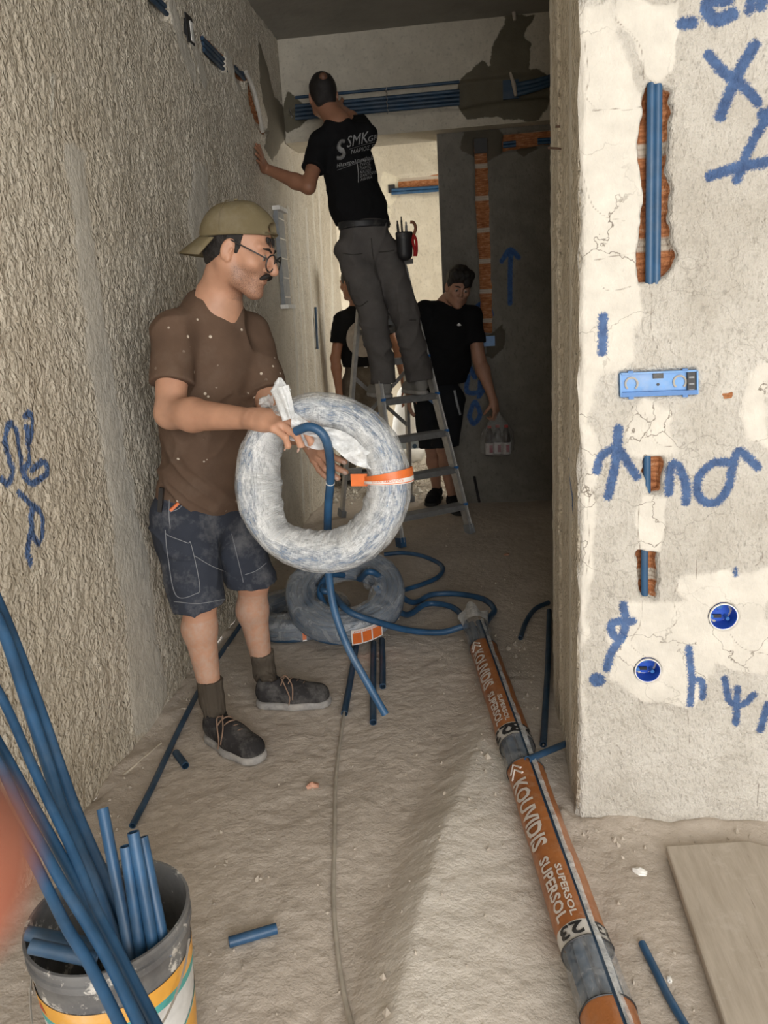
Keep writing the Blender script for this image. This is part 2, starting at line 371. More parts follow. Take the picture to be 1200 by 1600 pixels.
grafP = [([(1112, -5), (1105, 15), (1120, 30), (1145, 22)], .034), ([(1118, 2), (1140, 0)], .026), ([(1175, -5), (1172, 14)], .026), ([(1065, 37), (1082, 35)], .030), ([(1195, -5), (1190, 8)], .03),
         ([(1108, 85), (1130, 110), (1160, 132), (1184, 160)], .027), ([(1180, 70), (1155, 112), (1125, 182)], .030),
         ([(1205, 175), (1185, 205), (1165, 245), (1152, 280)], .026), ([(1110, 275), (1150, 262), (1205, 252)], .028), ([(1192, 178), (1205, 190)], .03),
         ([(942, 495), (941, 550)], .026),
         ([(966, 670), (962, 720), (950, 775)], .028), ([(932, 735), (940, 712), (965, 702), (985, 730), (995, 745)], .026),
         ([(1045, 770), (1048, 730), (1060, 728), (1072, 760), (1072, 785)], .026), ([(1140, 722), (1112, 725), (1090, 750), (1095, 780), (1120, 785), (1138, 760), (1145, 725), (1155, 705), (1172, 718), (1184, 730)], .026),
         ([(974, 945), (977, 975), (968, 1000), (955, 985), (960, 972), (988, 970)], .026), ([(968, 1000), (955, 1020), (948, 1045)], .026), ([(932, 1062), (935, 1064)], .045),
         ([(1076, 1012), (1080, 1060), (1078, 1100)], .022), ([(1080, 1060), (1096, 1065), (1098, 1090)], .022),
         ([(1132, 1060), (1140, 1095), (1160, 1100), (1178, 1085)], .022), ([(1152, 1075), (1150, 1130)], .022), ([(1200, 1100), (1188, 1140)], .026), ([(1148, 890), (1149, 898)], .014)]
wall_grid('wall_right', rng((PX, 0.98, 0.005), (0.98, 2.4, 0.03)), rng((0, 2.35, 0.005), (2.35, CZ, 0.03)),
          lambda U, W, D: (U+0.006*noise(W*14, W*5)*(U < PX+0.004), PY-D, W+U*0), lambda U, W: 0.0022*fbm(U*42, W*42, 0, 11, 3)+0.004*fbm(U*4, W*4, 0, 12, 2)-0.02*np.clip(1-(U-PX)/0.012, 0, 1)**2, M['pier'],
          {'smooth': mx(poly(P2([(905, 0), (960, 0), (975, 60), (1000, 100), (1008, 150), (1000, 440), (985, 560), (930, 600), (925, 900), (905, 1150)]), 0.02, 8, 0.02),
                        poly(P2([(965, 0), (1062, 0), (1058, 60), (1060, 110), (1030, 135), (1008, 120), (990, 60), (968, 40)]), 0.012, 12, 0.01),
                        poly(P2([(1000, 620), (1050, 640), (1060, 700), (1030, 720), (990, 715), (985, 650)]), 0.015, 12, 0.02),
                        poly(P2([(1000, 770), (1040, 775), (1035, 860), (998, 862), (990, 800)]), 0.012, 12, 0.012),
                        poly(P2([(985, 940), (1080, 935), (1060, 900), (1200, 890), (1200, 1050), (1120, 1040), (1080, 1100), (1000, 1100), (940, 1060), (960, 980)]), 0.02, 9, 0.015),
                        poly(P2([(1180, 560), (1200, 555), (1200, 700), (1170, 690), (1160, 620)]), 0.015, 12, 0.02)),
           'brick': mx(chm, poly(P2([(1130, 614), (1147, 612), (1145, 622), (1132, 624)]), 0.003, 40, 0.004)), 'lines': mx(*[stroke(P2(g), 0.0036, 0.008) for g in ([(1014, 442), (1020, 470), (1017, 505), (1022, 540), (1020, 572)], [(1020, 572), (990, 578), (968, 580)], [(1020, 572), (1060, 578), (1090, 574)],
            [(905, 255), (912, 280), (925, 320), (945, 338), (975, 345)], [(1008, 165), (980, 172), (950, 170), (925, 175)], [(1000, 395), (960, 400), (925, 408)], [(985, 448), (955, 455), (940, 448)], [(962, 0), (962, 30), (985, 52), (1002, 80), (1006, 125)],
            [(1003, 938), (1000, 975), (985, 1005), (1010, 1028)], [(1000, 780), (996, 820), (1000, 858)], [(1140, 990), (1160, 1012), (1200, 1022)], [(1005, 640), (1025, 690), (1050, 698)], [(1060, 910), (1052, 935), (1058, 965), (1050, 980)], [(915, 900), (922, 860), (918, 800), (925, 760)],
            [(1088, 870), (1088, 905)], [(1075, 1120), (1077, 1160)], [(1186, 1225), (1184, 1260)], [(1064, 1240), (1063, 1252)], [(930, 170), (915, 150), (920, 120), (912, 60)], [(1185, 840), (1190, 870), (1180, 885)])]),
           'paint': mx(*[stroke(P2(g), wd*0.86, 0.016) for g, wd in grafP])},
          [(chm, 0.035), (holes[0], 0.05), (holes[1], 0.05), (lb, 0.02)])
# ---- pier reveal and the corner strips behind it
def reveal(name, X, y0, y1, dz=3):
    return wall_grid(name, rng((y0, y1, 0.012)), rng((0, CZ, 0.012)), lambda U, W, D: (X-D, U, W+U*0),
                     lambda U, W: 0.003*fbm(U*40, W*30, 0, dz, 3)-0.014*np.clip(1-(U-y0)/0.012, 0, 1)**2, M['left'],
                     {'smooth': stroke([(y0+0.16, -1), (y0+0.16, 4)], 0.05, 0.02, False), 'paint': stroke([tuple(atx(a, b, PX)[1:]) for a, b in ((889, 720), (893, 760), (896, 800))], 0.012, 0.012)})
reveal('wall_reveal', PX, PY+0.001, 2.30, 21)
reveal('trim_1', PX+0.018, 2.30, 2.42, 31)
reveal('trim_2', PX+0.004, 2.42, 2.62, 41)
b = MB(); b.box((PX+0.009, 2.30, CZ/2), (0.018, 0.004, CZ)).box((PX+0.012, 2.42, CZ/2), (0.016, 0.004, CZ)); b.box((1.33, 2.62, CZ/2), (2.14, 0.01, CZ)); b.box((2.4, 2.27, CZ/2), (0.02, 0.68, CZ))
tag(b.build('wall_behind_pier', M['left'], smooth=False), kind='structure')
# ---- beam over the far doorway
chB = poly(B2([(450, 178), (470, 168), (520, 152), (716, 128), (800, 118), (862, 112), (862, 152), (790, 158), (716, 170), (530, 182), (470, 190)]), 0.006, 9, 0.01)
wall_grid('wall_beam', rng((LX, 0.62, 0.012), (0.62, 2.4, 0.06)), rng((2.55, CZ, 0.011)), lambda U, W, D: (U, BY-D, W+U*0),
          lambda U, W: 0.004*fbm(U*6, W*6, 0, 15, 3), M['beam'],
          {'wet': mx(poly(B2([(782, 25), (832, 24), (822, 60), (835, 85), (832, 110), (862, 118), (862, 150), (845, 185), (722, 192), (715, 160), (716, 125), (745, 98), (760, 95), (772, 102), (780, 60)]), 0.03, 7, 0.02),
                     poly(B2([(444, 140), (472, 160), (482, 178), (470, 200), (452, 212), (440, 200)]), 0.02, 7, 0.02))},
          [(chB, 0.02)])
b = MB(); b.box((0.605, (BY+DY)/2+0.13, (2.55+CZ)/2), (3.59, 0.32, CZ-2.55-0.002)); b.box((0.605, BY+0.03, 2.557), (3.59, 0.06, 0.014))
tag(b.build('wall_beam_core', M['beam'], smooth=False), kind='structure')
# ---- dark wall with the bricked channel
JX = D2([(690, 400)])[0][0]
chD = poly(D2([(741, 218), (760, 218), (764, 330), (768, 450), (770, 520), (752, 520), (748, 400), (743, 330)]), 0.004, 20, 0.006)
chD2 = poly(D2([(785, 210), (862, 202), (862, 224), (785, 236)]), 0.006, 12, 0.006)
grafD = [[(798, 392), (797, 430), (797, 474)], [(784, 408), (797, 390), (810, 402)], [(742, 500), (745, 480), (760, 474), (768, 492)], [(762, 492), (755, 520)],
         [(731, 588), (730, 612), (748, 612), (750, 596)], [(733, 650), (742, 628), (750, 648), (740, 662), (733, 650)], [(748, 620), (762, 600)], [(735, 575), (742, 590)], [(724, 560), (727, 572)]]
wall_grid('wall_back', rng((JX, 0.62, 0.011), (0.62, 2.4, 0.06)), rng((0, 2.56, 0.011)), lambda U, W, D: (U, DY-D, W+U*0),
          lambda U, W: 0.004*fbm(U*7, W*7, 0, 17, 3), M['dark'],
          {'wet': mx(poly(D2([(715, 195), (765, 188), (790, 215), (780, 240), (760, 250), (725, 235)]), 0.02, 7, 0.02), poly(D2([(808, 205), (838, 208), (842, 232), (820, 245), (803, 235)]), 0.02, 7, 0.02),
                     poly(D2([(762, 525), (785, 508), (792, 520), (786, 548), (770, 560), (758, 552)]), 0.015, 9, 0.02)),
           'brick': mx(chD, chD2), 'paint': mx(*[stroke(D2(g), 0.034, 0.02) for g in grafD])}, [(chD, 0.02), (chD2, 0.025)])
b = MB(); b.box((JX+0.002, DY+0.11, 1.275), (0.01, 0.21, 2.55)); b.box(((JX+2.4)/2, DY+0.21, 1.275), (2.4-JX, 0.02, 2.55))
tag(b.build('wall_jamb', M['far'], smooth=False), kind='structure')
# ---- right side of the dark bay, far room, shell behind the camera
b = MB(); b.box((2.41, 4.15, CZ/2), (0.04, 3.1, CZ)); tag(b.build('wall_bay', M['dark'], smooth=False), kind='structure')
chF = poly(F2([(622, 277), (694, 270), (694, 302), (612, 306)]), 0.006, 9, 0.01)
wall_grid('wall_far', rng((-3.2, -1.4, 0.1), (-1.4, 0.3, 0.015), (0.3, 1.4, 0.1)), rng((0, CZ, 0.02)), lambda U, W, D: (U, FY-D, W+U*0), lambda U, W: 0.006*fbm(U*6, W*6, 0, 19, 3), M['far'],
          {'smooth': poly(F2([(600, 270), (625, 275), (618, 305), (612, 330), (600, 360), (590, 320)]), 0.02, 7, 0.02), 'brick': poly(F2([(622, 279), (694, 271), (694, 289), (622, 297)]), 0.004, 9, 0.006)}, [(chF, 0.02)])
b = MB(); b.box((1.42, 7.3, CZ/2), (0.04, 2.6, CZ)); b.box((LX-0.15, 7.41, CZ/2), (0.3, 0.02, CZ)); b.box((-2.2, 7.3, CZ/2), (1.8, 0.1, CZ)); tag(b.build('wall_far_side', M['far'], smooth=False), kind='structure')
b = MB(); b.box((-0.4, 3.1, CZ+0.06), (5.7, 11.1, 0.12)); tag(b.build('ceiling', M['ceil'], smooth=False), kind='structure')
b = MB(); b.box((2.41, -0.25, CZ/2), (0.04, 4.4, CZ)); b.box((-0.75, -2.42, CZ/2), (0.86, 0.04, CZ)); b.box((1.0, -2.42, 2.95), (2.8, 0.04, 0.44)); tag(b.build('wall_front', M['far'], smooth=False), kind='structure')

# ---- floor
ridge = [tuple(fl(a, b)[:2]) for a, b in ((768, 1020), (748, 1085), (722, 1165), (690, 1240), (652, 1330), (622, 1420), (598, 1500), (570, 1620), (540, 1750))]
def ridge_side(X, Y):
    ys = np.array([p[1] for p in ridge])[::-1]; xs = np.array([p[0] for p in ridge])[::-1]
    return X-np.interp(Y, ys, xs), np.clip((3.05-Y)/1.2, 0, 1)
def floor_z(X, Y):
    s, a = ridge_side(X, Y)
    z = 0.052*a*np.clip(0.5+s/0.13, 0, 1)**1.5*np.clip(1-(s-0.08)/0.40, 0, 1)-0.016*a*np.exp(-((s+0.09)/0.09)**2)
    return z+0.0022*fbm(X*30, Y*30, 0, 33, 3)+0.004*fbm(X*4, Y*4, 0, 35, 2)
gx, gy = rng((-3.2, -1.25, 0.2), (-1.25, 0.95, 0.011), (0.95, 2.4, 0.06)), rng((-2.4, 1.0, 0.06), (1.0, 3.6, 0.011), (3.6, 8.6, 0.022))
X, Y = np.meshgrid(gx, gy, indexing='ij'); Z = floor_z(X, Y)
rub = np.clip((Y-5.75)/0.2+0.3*noise(X*9, Y*9), 0, 1)*np.clip((0.3-X)/0.1, 0, 1)
Z = Z+rub*0.014*(1+fbm(X*22, Y*22, 0, 41, 3))
edge = np.exp(-np.abs(X-LX)/0.05)*np.clip((Y-0.5), 0, 1); Z = Z+0.018*edge*np.clip(0.6+noise(X*20, Y*14, 0, 44), 0, 2)
edge2 = np.exp(-np.abs(Y-PY)/0.06)*(X > PX-0.05)*(Y < PY+0.1); Z = Z+0.016*edge2*np.clip(0.7+noise(X*20, Y*20, 0, 45), 0, 2)
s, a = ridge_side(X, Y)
dust = np.clip(a*1.3, 0, 1)*np.clip(0.5+s/0.10, 0, 1)*np.clip(1-(s-0.16)/0.3, 0, 1)*0.75  # paler tone over the right flank of the ridge
n2 = len(gy); i = (np.arange(len(gx)-1)[:, None]*n2+np.arange(n2-1)[None]).ravel()
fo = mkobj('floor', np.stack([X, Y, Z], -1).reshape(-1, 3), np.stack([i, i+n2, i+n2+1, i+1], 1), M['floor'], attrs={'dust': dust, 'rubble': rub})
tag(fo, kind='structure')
# ================================================================== materials of the things
M['conduit'] = simple('blue_conduit_plastic', (0.024, 0.084, 0.18), 0.42, var=0.25, scale=14, bump=0.05, dust=0.35, dustc=(0.16, 0.21, 0.27))
M['conduit_dark'] = simple('dark_blue_conduit_plastic', (0.022, 0.060, 0.115), 0.5, var=0.25, scale=14, bump=0.05, dust=0.5, dustc=(0.15, 0.17, 0.19))
M['boxblue'] = simple('box_blue', (0.02, 0.10, 0.55), 0.35, var=0.1, bump=0.02)
M['levelblue'] = simple('level_blue', (0.13, 0.33, 0.68), 0.4, var=0.1, dust=0.3)
M['levelblue2'] = simple('level_deep_blue', (0.045, 0.18, 0.48), 0.4, var=0.1)
M['black'] = simple('black_plastic', (0.02, 0.02, 0.022), 0.5, dust=0.2)
M['white'] = simple('white_print', (0.80, 0.79, 0.76), 0.6, var=0.04, bump=0.0)
M['alu'] = simple('aluminium', (0.60, 0.59, 0.57), 0.38, 0.5, var=0.15, dust=0.6, dustc=(0.40, 0.38, 0.34))
M['alu_dark'] = simple('worn_step_aluminium', (0.28, 0.28, 0.28), 0.5, 0.35, var=0.2, dust=0.6, dustc=(0.30, 0.29, 0.27))
M['wood'] = simple('dusty_board', (0.47, 0.41, 0.34), 0.85, var=0.10, scale=5, bump=0.3, dust=0.4)
M['cable'] = simple('grey_cable', (0.42, 0.38, 0.32), 0.6)
M['brickchip'] = simple('brick_chip', (0.55, 0.27, 0.18), 0.9, dust=0.6, dustc=(0.6, 0.45, 0.36))
M['chalk'] = simple('white_plaster_lump', (0.88, 0.86, 0.82), 0.9, bump=0.5)
M['steel'] = simple('wire', (0.40, 0.38, 0.36), 0.4, 0.8)
M['sack'] = simple('white_sack', (0.90, 0.89, 0.85), 0.8, bump=0.4, scale=8)
M['greyplastic'] = simple('grey_plastic', (0.25, 0.265, 0.28), 0.5, dust=0.3)
M['mortar'] = simple('dried_mortar', (0.50, 0.47, 0.42), 0.9, bump=0.5)
M['wet'] = simple('fresh_mortar', (0.16, 0.14, 0.105), 0.8, bump=0.5)
M['rope'] = simple('string', (0.62, 0.56, 0.46), 0.9)
M['rust'] = simple('rusty_bar', (0.10, 0.06, 0.04), 0.8)

def film(name, lo, hi, col=(0.80, 0.82, 0.83), rough=0.22, stretch=(1, 1, 1), sc=30, opattr=None, bump=0.6):
    t = NT(name); n = t.noise(sc, 5, 0.65, stretch, 1.2)
    f = t.ramp(n, [(0.35, lo), (0.62, hi)])
    if opattr: f = t.math('ADD', t.math('MULTIPLY', f, 0.55), t.math('MULTIPLY', t.attr(opattr), 0.62), True)
    t.fin(col, rough, t.bump(t.noise(sc*1.5, 5, 0.6, stretch, 1.0), bump, 0.008)); t.b.inputs['Specular IOR Level'].default_value = 0.6
    tr = t.n('ShaderNodeBsdfTransparent'); mx_ = t.n('ShaderNodeMixShader'); t.l(f, mx_.inputs[0]); t.l(tr.outputs[0], mx_.inputs[1]); t.l(t.b.outputs[0], mx_.inputs[2])
    t.l(mx_.outputs[0], t.out.inputs[0]); return t.m
M['film_milky'] = film('milky_film', 0.30, 0.95, opattr='op', sc=26)
M['film_clear'] = film('clear_film', 0.14, 0.46, (0.60, 0.62, 0.64), 0.12, sc=11, bump=0.8)
M['film_sleeve'] = film('clear_sleeve', 0.12, 0.42, (0.55, 0.58, 0.62), 0.2, sc=22)
M['film_bag'] = film('thin_bag', 0.10, 0.38, (0.45, 0.45, 0.44), 0.2, sc=22)

def film_polar(name):
    t = NT(name); cx = t.n('ShaderNodeCombineXYZ'); t.l(t.attr('su'), cx.inputs[0]); t.l(t.attr('sv'), cx.inputs[1])
    def pn(sx, sy, det=4, dist=0.6, sc=1.0):
        mp = t.n('ShaderNodeMapping'); t.l(cx.outputs[0], mp.inputs[0]); mp.inputs['Scale'].default_value = (sx, sy, 1)
        q = t.n('ShaderNodeTexNoise'); t.l(mp.outputs[0], q.inputs['Vector']); q.inputs['Scale'].default_value = sc; q.inputs['Detail'].default_value = det; q.inputs['Roughness'].default_value = 0.62; q.inputs['Distortion'].default_value = dist; return q.outputs[0]
    st = pn(2.6, 13, 5, 2.2); wr = pn(13, 2.4, 5, 2.5); bl = pn(1.1, 4.5, 5, 1.6); op = t.attr('op')
    mixd = t.math('ADD', t.math('MULTIPLY', st, 0.42), t.math('MULTIPLY', wr, 0.08)); mixd = t.math('ADD', mixd, t.math('MULTIPLY', bl, 0.5))
    f = t.math('ADD', t.ramp(mixd, [(0.40, 0.10), (0.60, 0.80)]), t.math('MULTIPLY', op, 0.75), True)
    f = t.math('MINIMUM', f, 0.96)
    nb = t.bump(st, 0.45, 0.008); nb = t.bump(wr, t.math('ADD', t.math('MULTIPLY', op, 0.9), 0.15, True), 0.012, nb)
    t.fin(t.ramp(wr, [(0.3, (0.70, 0.73, 0.75)), (0.65, (0.92, 0.93, 0.93))]), 0.18, nb); t.b.inputs['Specular IOR Level'].default_value = 0.7
    tr = t.n('ShaderNodeBsdfTransparent'); m_ = t.n('ShaderNodeMixShader'); t.l(f, m_.inputs[0]); t.l(tr.outputs[0], m_.inputs[1]); t.l(t.b.outputs[0], m_.inputs[2]); t.l(m_.outputs[0], t.out.inputs[0]); return t.m
M['film_polar'] = film_polar('milky_wrap_film')
def text_geo(s, size=1.0, align='LEFT', bold=0.0):
    c = bpy.data.curves.new('t', 'FONT'); c.body = s; c.size = size; c.align_x = align; c.resolution_u = 2; c.fill_mode = 'FRONT'; c.offset = bold
    o = bpy.data.objects.new('t', c); me = o.to_mesh()
    bm = bmesh.new(); bm.from_mesh(me); xs = [v.co.x for v in bm.verts] or [0]; st = size*0.12
    for k in range(-3, 9): bmesh.ops.bisect_plane(bm, geom=bm.verts[:]+bm.edges[:]+bm.faces[:], plane_co=(0, k*st, 0), plane_no=(0, 1, 0))
    if len(xs) < 3000:
        for k in range(1, int(max(xs)/(size*0.2))+1): bmesh.ops.bisect_plane(bm, geom=bm.verts[:]+bm.edges[:]+bm.faces[:], plane_co=(k*size*0.2, 0, 0), plane_no=(1, 0, 0))
    bm.verts.index_update(); v = [(p.co.x, p.co.y) for p in bm.verts]; f = [tuple(q.index for q in p.verts) for p in bm.faces]; bm.free()
    o.to_mesh_clear(); bpy.data.objects.remove(o); bpy.data.curves.remove(c)
    return v, f
def text_obj(name, s, size, fn, m, parent=None, align='LEFT'):
    """lettering laid on a surface: fn(x, y) -> xyz"""
    v, f = text_geo(s, size, align)
    return mkobj(name, [fn(x, y) for x, y in v], f, m, parent, smooth=False)

# ================================================================== wall fittings
# ---- conduits lying in the channels of the pier
def conduit(pts, r, label, group=None, m='conduit', hollow=False, name='conduit'):
    b = MB(); (b.pipe if hollow else b.tube)(pts, r)
    return tag(b.build(name, M[m]), label, 'pipe', group)
for i, (x0, x1, l) in enumerate(((1018, 1015, 'left of the two blue conduits standing in the tall brick channel'), (1028, 1025, 'right of the two blue conduits standing in the tall brick channel'))):
    conduit([aty(x0, 118, PY+0.012), aty(x1, 444, PY+0.012)], 0.0102, l, 'conduits in the tall channel')
conduit([aty(1011, 706, PY+0.014), aty(1011, 775, PY+0.014)], 0.009, 'short blue conduit in the small broken channel amid the blue writing')
conduit([aty(1007, 856, PY+0.014), aty(1007, 940, PY+0.014)], 0.009, 'short blue conduit in the lower brick channel above the round box')
# mortar lumps closing the channel ends
def lump(pts_px, Yp, th, m, name, label, cat, seed=0):
    c = np.mean([aty(a, b, Yp) for a, b in pts_px], 0); v = []; n = len(pts_px)
    for k, (sc, dz) in enumerate(((1.0, -0.008), (0.96, th*0.6), (0.6, th), (0.02, th*1.05))):
        for a, b_ in pts_px:
            p = c+(aty(a, b_, Yp)-c)*sc; v.append((p[0], Yp-dz, p[2]))
    f = [(k*n+i, k*n+(i+1) % n, (k+1)*n+(i+1) % n, (k+1)*n+i) for k in range(3) for i in range(n)]
    return tag(mkobj(name, v, f, m), label, cat)
# ---- shallow blue level box
p0, p1, p2, p3 = [aty(a, b, PY+0.012) for a, b in ((968, 583), (1087, 578), (1087, 616), (969, 619))]
root = empty('level_box', (p0+p2)/2, 'flat blue plastic box with two horseshoe marks set in the plaster wall', 'junction box')
ex, ez = unit(p1-p0), unit(p0-p3); W_, H_ = np.linalg.norm(p1-p0), np.linalg.norm(p0-p3); cb = (p0+p1+p2+p3)/4
R3 = np.stack([ex, np.cross(ez, ex), ez], 1)
def lbp(x, z, d=0): return cb+ex*x+ez*z+A3(0, -1, 0)*d
b = MB(); b.box(lbp(-0.006, 0.004, 0.002), (W_-0.018, 0.004, H_-0.012), R3)
for sx in (-W_/2, W_/2): b.box(lbp(sx, 0, 0.008), (0.004, 0.018, H_), R3)
b.box(lbp(0, H_/2, 0.008), (W_, 0.018, 0.004), R3)
keep(b.build('body', M['levelblue'], smooth=False), root)
b = MB(); b.box(lbp(0, -H_/2+0.005, 0.008), (W_, 0.020, 0.011), R3)
for sx in (-0.065, 0.06):
    for sz in (-1, 1): b.box(lbp(sx, sz*(H_/2+0.003), 0.014), (0.012, 0.006, 0.006), R3)
keep(b.build('lip', M['levelblue2'], smooth=False), root)
b = MB(); b.box(lbp(W_/2-0.013, 0, 0.008), (0.018, 0.010, H_-0.004), R3); keep(b.build('insert', M['black'], smooth=False), root)
b = MB(); b.box(lbp(0.0, H_/2-0.008, 0.006), (0.024, 0.006, 0.014), R3); keep(b.build('cable_slot', M['black'], smooth=False), root)
b = MB(); b.tube([lbp(0, -0.002, 0.003), lbp(0, -0.002, 0.006)], 0.0035); keep(b.build('screw_hole', M['black'], smooth=False), root)
for sx, s in ((-0.062, 1), (0.05, 1)):
    b = MB(); pts = [lbp(sx+0.013*math.cos(a)*1.1, 0.002+0.015*math.sin(a), 0.006) for a in np.linspace(rd(-50), rd(230), 14)]
    b.tube(pts, 0.0028, 6); keep(b.build('horseshoe_mark', M['mortar']), root)
b = MB()
for k in range(4): b.box(lbp(W_/2-0.013, -H_/2+0.010+k*0.015, 0.0135), (0.012, 0.002, 0.004), R3)
keep(b.build('ridges', M['greyplastic'], smooth=False), root)
# ---- two round blue boxes
for (cx, cy, r), l in zip(boxes, ('upper round blue wall box sunk in white plaster near the right edge', 'lower round blue wall box sunk in plaster below the channels')):
    c = aty(cx, cy, PY); R = np.linalg.norm(aty(cx+r, cy, PY)-c); root = empty('round_box', c, l, 'junction box', 'round blue wall boxes')
    Rm = np.stack([A3(1, 0, 0), A3(0, 0, 1), A3(0, -1, 0)], 1)
    b = MB(); b.lathe([(R*1.02, 0.004), (R*0.97, 0.004), (R*0.94, -0.044), (0.001, -0.045)], c, 36, Rm); keep(b.build('shell', M['boxblue']), root)
    b = MB(); b.lathe([(R*1.10, 0.001), (R*1.08, 0.0055), (R*1.01, 0.0055), (R*1.0, 0.002)], c, 36, Rm); keep(b.build('rim', M['chalk']), root)
    b = MB()
    for a in (rd(200), rd(-40)): b.tube([c+A3(R*0.72*math.cos(a), 0.02, R*0.72*math.sin(a)), c+A3(R*0.72*math.cos(a), 0.044, R*0.72*math.sin(a))], 0.005, 10)
    b.tube([c+A3(R*0.1, 0.0435, R*0.35), c+A3(R*0.1, 0.0445, R*0.35)], 0.009, 16); keep(b.build('screw_post', M['levelblue2']), root)
    b = MB(); b.box(c+A3(-0.004, 0.040, -R*0.45), (R*0.7, 0.006, 0.008)); keep(b.build('knockout', M['black'], smooth=False), root)
# ---- conduits in the ceiling channel of the left wall
for y0, y1, ys, lab in (((236, -14), (262, 40), 3, 'at the top edge of the picture'), ((322, 72), (352, 112), 3, 'between two mortar patches'), ((368, 108), (384, 134), 2, 'nearest the far corner')):
    a, c = atx(*y0, LX-0.012), atx(*y1, LX-0.012)
    for k in range(ys):
        off = A3(0, 0, -0.024*k+0.02)
        conduit([A3(LX-0.014, a[1]-0.05, a[2])+off, A3(LX-0.014, c[1]+0.05, a[2])+off], 0.0105, '%s dark conduit of the left wall channel %s' % (('upper', 'middle' if ys == 3 else 'lower', 'lower')[k], lab), 'conduits in the left wall channel', 'conduit_dark')
# switch box in the left channel
c = atx(295, 46, LX); root = empty('flush_box', c, 'small black flush box with white inside, high on left wall', 'junction box')
b = MB(); b.box(c+A3(-0.008, 0, 0), (0.03, 0.085, 0.11)); keep(b.build('frame', M['black'], smooth=False), root)
b = MB(); b.box(c+A3(0.0, 0.015, -0.005), (0.02, 0.03, 0.08)); keep(b.build('insert', M['chalk'], smooth=False), root)
# rod of dried mortar hanging off the channel edge
b = MB(); b.tube(spline([atx(384, 112, LX+0.01), atx(396, 140, LX+0.02), atx(404, 172, LX+0.03), atx(410, 206, LX+0.02)], 6), 0.012, 8); tag(b.build('mortar_strip', M['mortar']), 'peeling strip of mortar beside the hand on the left wall', 'mortar')
# ---- grey distribution box on the left wall
q = [atx(a, b_, LX+0.02) for a, b_ in ((431, 325), (447, 323), (457, 472), (443, 474))]
ya, yb, za, zb = q[0][1], q[0][1]+0.17, q[0][2], q[3][2]-0.02
root = empty('wall_box', A3(LX, ya, zb), 'tall narrow grey box set in left wall behind the capped man', 'box')
b = MB(); b.box((LX+0.012, (ya+yb)/2, (za+zb)/2), (0.03, yb-ya, za-zb))
keep(b.build('body', M['greyplastic'], smooth=False), root)
for k in range(5): b = MB(); b.box((LX+0.028, (ya+yb)/2, zb+(za-zb)*(0.1+0.2*k)), (0.006, yb-ya-0.02, 0.008)); keep(b.build('rib', M['alu'], smooth=False), root)
for z in (za, zb): b = MB(); b.box((LX+0.02, (ya+yb)/2, z), (0.06, yb-ya+0.04, 0.025)); keep(b.build('end_plate', M['chalk'], smooth=False), root)
# ---- conduits across the beam
for k in range(5):
    y0_, y1_ = (150, 128) if k == 0 else (160+k*6.5-3, 138+k*6.5-2.5)
    a, c = aty(462, y0_+8, BY-0.005), aty(718, y1_, BY-0.005); a[2] = c[2]
    conduit([a, c], 0.012 if k else 0.010, ('single thin upper blue conduit across the concrete beam', 'topmost of the four thick blue conduits across the beam', 'second of the four thick blue conduits across the beam', 'third of the four thick blue conduits across the beam', 'lowest of the four thick blue conduits across the beam')[k], 'conduits across the beam', 'conduit_dark')
# conduits emerging on the right of the mortar
for k in range(3):
    conduit(spline([aty(802, 133+k*7, BY+0.01), aty(812, 132+k*7, BY-0.02), aty(840, 126+k*6, BY-0.03), aty(866, 118+k*5, BY-0.02), aty(884, 108+k*3, BY-0.02)], 6), 0.016,
            ('upper', 'middle', 'lower')[k]+' of the thick blue conduits leaving the beam towards the pier', 'conduits right of the wet mortar', 'conduit_dark')
c = aty(798, 140, BY); b = MB(); b.box(c, (0.10, 0.02, 0.11)); tag(b.build('beam_box', M['conduit_dark'], smooth=False), 'dark open box in wet mortar on the beam', 'junction box')
for (p, l) in ((((797, 113), (806, 150)), 'pale wooden wedge hanging over the beam box'), (((798, -12), (804, 32)), 'pale wooden wedge hanging at the ceiling edge')):
    b = MB(); a, c = aty(*p[0], BY-0.05), aty(*p[1], BY-0.05); b.tube([a, (a+c)/2+A3(0.005, 0, 0), c], [0.008, 0.014, 0.010], 8); tag(b.build('wood_wedge', M['wood']), l, 'wedge')
# wire ties on the beam
for (p, l) in ((((603, 135), (606, 178)), 'twisted wire tie around the beam conduits'), (((452, 170), (456, 184)), 'short wire tie at the left end of the beam')):
    b = MB(); a, c = aty(*p[0], BY-0.022), aty(*p[1], BY-0.022); b.tube([a+(c-a)*t+A3(0.004*math.sin(t*30), -0.004*math.cos(t*30), 0) for t in np.linspace(0, 1, 24)], 0.0025, 6); tag(b.build('wire_tie', M['steel']), l, 'wire')
# ---- dark wall: box and conduits
c = aty(751, 228, DY); b = MB(); b.box(c, (0.085, 0.02, 0.09)); bx_ = tag(b.build('socket_box', M['black'], smooth=False), 'black square box on top of the brick channel', 'junction box')
for k in range(2):
    for (x0, x1, l) in ((786, 806, 'left'), (840, 864, 'right')):
        yy = 224+k*5-(x0-786)*0.1
        conduit([aty(x0, yy, DY-0.005), aty(x1, yy-2, DY-0.005)], 0.010, '%s dark blue conduit in the dark wall gap %s of the mortar blob' % (('upper', 'lower')[k], l), 'conduits in the dark wall')
c = aty(762, 533, DY-0.01); b = MB(); b.box(c, (0.10, 0.02, 0.07)); tag(b.build('pale_socket_box', M['levelblue'], smooth=False), 'pale blue box below the brick channel in fresh mortar', 'junction box')
